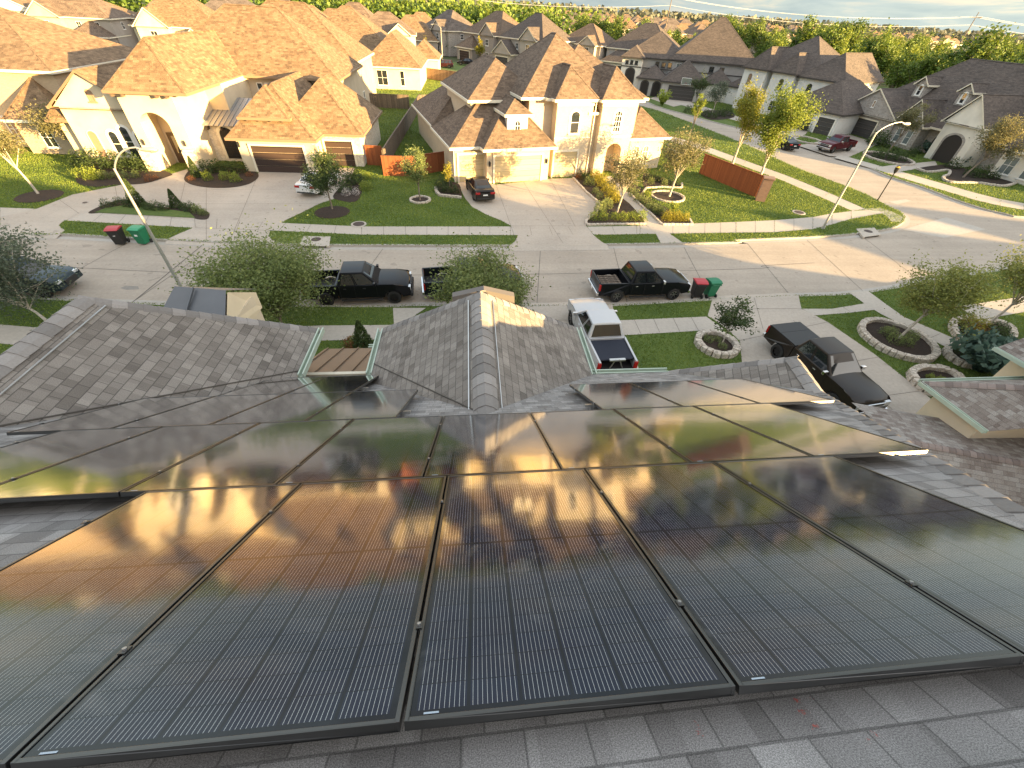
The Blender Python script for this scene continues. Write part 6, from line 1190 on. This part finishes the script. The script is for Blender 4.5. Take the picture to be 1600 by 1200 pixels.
pp = (28.09,39.05); root = empty('brick_pillar', (pp[0] - .1, pp[1] + .2, 0), R(-28)); tag(root, 'brown brick pillar at the end of the orange corner fence', 'pillar'); mb = MB(); mb.box(-.42, .42, -.42, .42, 0, 2.0, M['brown_brick']); mb.build('shaft', root); mb = MB(); mb.box(-.5, .5, -.5, .5, 2.0, 2.12, M['brown_brick']); mb.build('cap', root, bevel=.02)

for o_ in list(COL.objects):
    if o_.get('category') in ('manhole', 'storm drain'):
        if o_.type == 'MESH': EXCL.append([(v.co.x, v.co.y) for v in o_.data.vertices][:4])
        else: EXCL.append(circ(o_.location, .75, 14))
# --- grass blades over the lawns, left off paving and beds
def in_poly(P, poly):
    x, y = P[:, 0], P[:, 1]; ins = np.zeros(len(P), bool); n = len(poly)
    for k in range(n):
        (x0, y0), (x1, y1) = poly[k][:2], poly[(k + 1) % n][:2]
        if y0 == y1: continue
        c = ((y0 > y) != (y1 > y)) & (x < (x1 - x0) * (y - y0) / (y1 - y0) + x0); ins ^= c
    return ins
def grass(label, block, x0, x1, y0, y1, n, size, seed):
    rng = np.random.default_rng(seed); P = np.stack([rng.uniform(x0, x1, n), rng.uniform(y0, y1, n)], 1); keep = in_poly(P, block)
    for e in EXCL:
        xs = [q[0] for q in e]; ys = [q[1] for q in e]
        if max(xs) < x0 or min(xs) > x1 or max(ys) < y0 or min(ys) > y1: continue
        m = keep & (P[:, 0] > min(xs)) & (P[:, 0] < max(xs)) & (P[:, 1] > min(ys)) & (P[:, 1] < max(ys)); idx = np.nonzero(m)[0]
        if len(idx):
            J = P[idx] + rng.normal(0, .035, (len(idx), 2)); keep[idx[in_poly(J, e)]] = False
    P = P[keep]; n = len(P); h = size * rng.uniform(.5, 1.2, n); a = rng.uniform(0, 6.283, n); w = size * rng.uniform(.25, .5, n)
    t = np.stack([np.cos(a), np.sin(a)], 1); ln = rng.normal(0, .35, (n, 2)) * h[:, None]
    v = np.empty((n, 4, 3)); v[:, 0, :2] = P - t * w[:, None]; v[:, 1, :2] = P + t * w[:, None]; v[:, 2, :2] = P + t * w[:, None] * .5 + ln; v[:, 3, :2] = P - t * w[:, None] * .5 + ln
    v[:, :2, 2] = .0; v[:, 2:, 2] = h[:, None]
    me = bpy.data.meshes.new('grass'); me.vertices.add(n * 4); me.vertices.foreach_set('co', v.reshape(-1)); me.loops.add(n * 4); me.loops.foreach_set('vertex_index', np.arange(n * 4)); me.polygons.add(n); me.polygons.foreach_set('loop_start', np.arange(n) * 4); me.update(calc_edges=True); me.materials.append(M['grass_blade'])
    pt = np.sin(P[:, 0] * .9 + 1.3 * np.sin(P[:, 1] * .7)) * np.sin(P[:, 1] * 1.1 + seed); me.attributes.new('var', 'FLOAT', 'FACE').data.foreach_set('value', np.clip(.47 + .27 * pt + rng.normal(0, .24, n), 0, 1))
    o = bpy.data.objects.new('grass', me); COL.objects.link(o); tag(o, label, 'grass', None, 'stuff')
blk_l = list(block_l) + [(-60, 123), (-120, 123), (-120, 49)]; blk_r = list(block_r) + [(130, 140), (-60, 150)]; blk_n = list(near[::-1]) + [(-90, -40), (130, -40)]
grass('mown grass of the lawns in front of the cream houses', blk_l, -50, 44, 27, 56, 480000, .065, 1); grass('mown grass of the gardens between the houses and by the side street', blk_l, -24, 44, 56, 120, 220000, .09, 2)
grass('mown grass before the stone house', blk_r, 44, 90, 36, 110, 180000, .09, 3); grass('mown grass of the near lawns along our side of the street', blk_n, -30, 46, 9, 25, 300000, .05, 4)

# ---------------------------------------------------------------- woods, far belts, power line
ft = []
for k in range(6):
    rng = np.random.default_rng(900 + k); h = 10 + k % 3
    t = tree('tree of the wood', (0, 0), h, 2.5, 3.6, 'leaf_lime' if k == 3 else 'leaf_forest', 2600, .46, 900 + k, rz=h * .40, limbs=8, group='trees of the wood behind the stone house', r0=.22, upright=.2); ft.append(t)
r = random.Random(5); used = 0
def forest(pts, label, group):
    global used
    for x, y, s in pts:
        src = ft[used] if used < len(ft) else r.choice(ft)
        if used < len(ft): place(src, (x, y, 0), r.uniform(0, 6), s, label, group)
        else: copy_tree(src, (x, y, 0), r.uniform(0, 6), s, label, group)
        used += 1
pts = []
for k in range(190):
    t = r.random(); y = r.uniform(66, 220); x = 88 + (y - 66) * .06 + r.random() ** 1.5 * (90 + (y - 66) * .5); pts.append((x, y, r.uniform(.8, 1.15) * (1.12 if x < 120 else 1)))
forest(pts, 'yellow green tree in the wood behind the stone house', 'trees of the wood behind the stone house')
pts = [(r.uniform(60, 92), r.uniform(125, 190), r.uniform(.6, .95)) for k in range(22)] + [(r.uniform(40, 62), r.uniform(170, 215), r.uniform(.8, 1.1)) for k in range(16)]
forest(pts, 'tree in the green belt behind the grey dark trimmed house', 'trees behind the grey dark trimmed house')
pts = [(r.uniform(-60, 95), r.uniform(235, 250) - 0, r.uniform(.75, 1.1)) for k in range(40)]
pts = [(x, y - x * .1 + (12 if x < 0 else 0), s * (1 if x < 20 else .45)) for x, y, s in pts]
forest(pts, 'tree in the belt along the power line', 'trees along the power line')
def far_belt(name, label, curve, n, h, size, leaf, seed, spread=20):
    rng = np.random.default_rng(seed); seg = rng.integers(0, len(curve) - 1, n); t = rng.uniform(0, 1, n)[:, None]; c = np.array(curve, float); p = c[seg] * (1 - t) + c[seg + 1] * t
    tree_id = rng.integers(0, n // 40, n); th = rng.uniform(.55, 1.15, n // 40)[tree_id]; off = rng.normal(0, 1, (n // 40, 2))[tree_id]
    base = p + rng.normal(0, spread, (n, 2)); z = h * th * rng.uniform(.05, 1, n) ** .7
    me = leaf_mesh(name, np.stack([base[:, 0], base[:, 1], z], 1), size, M[leaf], rng, .15 + .7 * z / h * rng.uniform(.5, 1.1, n), aspect=.9); o = bpy.data.objects.new(name, me); COL.objects.link(o); tag(o, label, 'woodland', None, 'stuff')
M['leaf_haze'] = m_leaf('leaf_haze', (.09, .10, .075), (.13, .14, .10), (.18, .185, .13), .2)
far_belt('woodland', 'continuous wood along the top behind the far rows of roofs', [(-260, 262), (-100, 270), (0, 266), (40, 262)], 26000, 12, 1.5, 'leaf_forest', 1, 14)
far_belt('woodland', 'hazy tree line on the horizon', [(-600, 760), (-100, 780), (400, 780), (900, 700), (1400, 480), (1700, 240)], 40000, 14, 5, 'leaf_haze', 2, 40)
far_belt('woodland', 'green wood beyond the stone house reaching the right edge', [(190, 90), (260, 160), (330, 210), (420, 180)], 30000, 10, 1.6, 'leaf_forest', 3, 24)
def pole(label, x, y, h):
    root = empty('power_pole', (x, y, 0), R(8)); tag(root, label, 'power pole'); mb = MB(); mb.tube([(0, 0, 0), (0, 0, h)], [.22, .13], 8, M['bark']); mb.build('post', root); mb = MB(); mb.box(-.12, .12, -2.2, 2.2, h - 1.6, h - 1.35, M['bark']); mb.build('crossarm', root)
PX = [(-140, 262), (-30, 238), (80, 214), (190, 190), (300, 166), (410, 142)]; ph = 19
for k, (x, y) in enumerate(PX[2:]): pole('wooden power pole, %s from the left along the horizon' % ORD[k], x, y, ph)
for j, (lb, dy, dz) in enumerate((('upper power line wire across the top', -2.0, -1.3), ('middle power line wire across the top', 2.0, -1.3), ('lower power line wire across the top', 0, -3.6))):
    mb = MB()
    for (a, b) in zip(PX[:-1], PX[1:]):
        pts = [(a[0] + (b[0] - a[0]) * t / 12, a[1] + (b[1] - a[1]) * t / 12 + dy, ph + dz - 2.6 * (1 - (2 * t / 12 - 1) ** 2)) for t in range(13)]; mb.tube(pts, .06, 4, M['stripe'], cap=False)
    tag(mb.build('power_line'), lb, 'power line')

# ---------------------------------------------------------------- camera, sun, sky
cam_d = bpy.data.cameras.new('camera'); cam = bpy.data.objects.new('camera', cam_d); COL.objects.link(cam); sc.camera = cam
f_, pit, rol, yaw = 642.7, R(42.55), R(3.79), R(-7.73)
fw = Vector((0, math.cos(pit), -math.sin(pit))); r0 = Vector((1, 0, 0)); u0_ = r0.cross(fw)
rt = r0 * math.cos(rol) + u0_ * math.sin(rol); up = -r0 * math.sin(rol) + u0_ * math.cos(rol)
RM = Matrix.Rotation(yaw, 3, 'Z'); rt, up, fw = RM @ rt, RM @ up, RM @ fw
cam.matrix_world = Matrix((( rt.x, up.x, -fw.x, 0), (rt.y, up.y, -fw.y, 0), (rt.z, up.z, -fw.z, 13.0), (0, 0, 0, 1)))
cam_d.sensor_width = 36; cam_d.lens = 36 * f_ / 1600; cam_d.shift_x = -8.5 / 1600; cam_d.shift_y = -3.4 / 1600; cam_d.clip_end = 9000; cam_d.clip_start = .05
SUN_EL, SUN_AZ = 8.0, -35.0     # sun stands behind and to the right, low
sd = bpy.data.lights.new('sun', 'SUN'); sun = bpy.data.objects.new('sun', sd); COL.objects.link(sun)
sd.energy = 29.0; sd.angle = R(.5); sd.color = (1.0, .66, .275)
sv = Vector((math.cos(R(SUN_AZ)) * math.cos(R(SUN_EL)), math.sin(R(SUN_AZ)) * math.cos(R(SUN_EL)), math.sin(R(SUN_EL))))
sun.rotation_euler = (-sv).to_track_quat('-Z', 'Y').to_euler(); sun.location = (60, -40, 60)
w = bpy.data.worlds.new('World'); sc.world = w; w.use_nodes = True; nt = w.node_tree; bg = nt.nodes['Background']
sky = nt.nodes.new('ShaderNodeTexSky'); sky.sky_type = 'NISHITA'; sky.sun_disc = False; sky.sun_elevation = R(SUN_EL); sky.sun_rotation = R(90 - SUN_AZ); sky.air_density = 1.0; sky.dust_density = 1.5; sky.ozone_density = 1.0
W_ = NT.__new__(NT); W_.t = nt; W_.n = nt.nodes; W_.l = nt.links
tc = W_.node('ShaderNodeTexCoord').outputs['Generated']; sx = W_.node('ShaderNodeSeparateXYZ', i_Vector=tc); zc_ = W_.math('MAXIMUM', sx.outputs[2], 0.0)
k_ = W_.math('DIVIDE', 1.0, W_.math('ADD', zc_, .10)); pv_ = W_.node('ShaderNodeVectorMath', operation='MULTIPLY', i_0=tc); cbn = W_.node('ShaderNodeCombineXYZ', i_X=k_, i_Y=k_, i_Z=k_); W_.put(pv_, '1', cbn.outputs[0])
mpv = W_.node('ShaderNodeMapping', i_Vector=pv_.outputs[0], i_Scale=(.9, .9, .0)); n1 = W_.noise(mpv.outputs[0], .8, 7, .62, .4); n2 = W_.noise(mpv.outputs[0], 2.4, 6, .6)
mask = W_.ramp(n1, [(.44, G3(0)), (.62, G3(1))]); shade = W_.ramp(n2, [(.35, (.42, .42, .45)), (.62, (1.0, .90, .72))])
SKY_K = .42
hsv = W_.node('ShaderNodeHueSaturation', i_Saturation=.75, i_Color=sky.outputs[0])
skyc = W_.mix(1.0, hsv.outputs[0], (SKY_K * 1.0, SKY_K * 1.0, SKY_K * 1.0), 'MULTIPLY')
cl = W_.mix(1.0, shade, G3(.95), 'MULTIPLY')
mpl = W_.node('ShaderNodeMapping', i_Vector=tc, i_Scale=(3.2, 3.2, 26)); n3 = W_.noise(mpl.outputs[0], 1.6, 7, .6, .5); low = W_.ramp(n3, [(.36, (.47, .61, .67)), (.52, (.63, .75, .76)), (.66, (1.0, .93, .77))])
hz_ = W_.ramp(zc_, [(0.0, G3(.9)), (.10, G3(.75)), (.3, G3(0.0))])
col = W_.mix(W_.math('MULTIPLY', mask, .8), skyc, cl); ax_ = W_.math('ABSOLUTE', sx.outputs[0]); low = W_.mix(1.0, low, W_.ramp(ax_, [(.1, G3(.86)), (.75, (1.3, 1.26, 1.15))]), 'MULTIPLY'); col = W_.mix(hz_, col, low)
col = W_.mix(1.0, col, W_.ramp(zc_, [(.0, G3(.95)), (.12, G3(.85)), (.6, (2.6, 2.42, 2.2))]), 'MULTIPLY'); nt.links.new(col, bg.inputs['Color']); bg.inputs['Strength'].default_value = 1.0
sc.view_settings.view_transform = 'Standard'; sc.view_settings.look = 'None'; sc.view_settings.exposure = 0; sc.view_settings.gamma = 1
sc.render.engine = 'CYCLES'; sc.cycles.max_bounces = 6; sc.cycles.use_denoising = True
sc.cycles.caustics_reflective = False; sc.cycles.caustics_refractive = False; sc.cycles.sample_clamp_indirect = 6
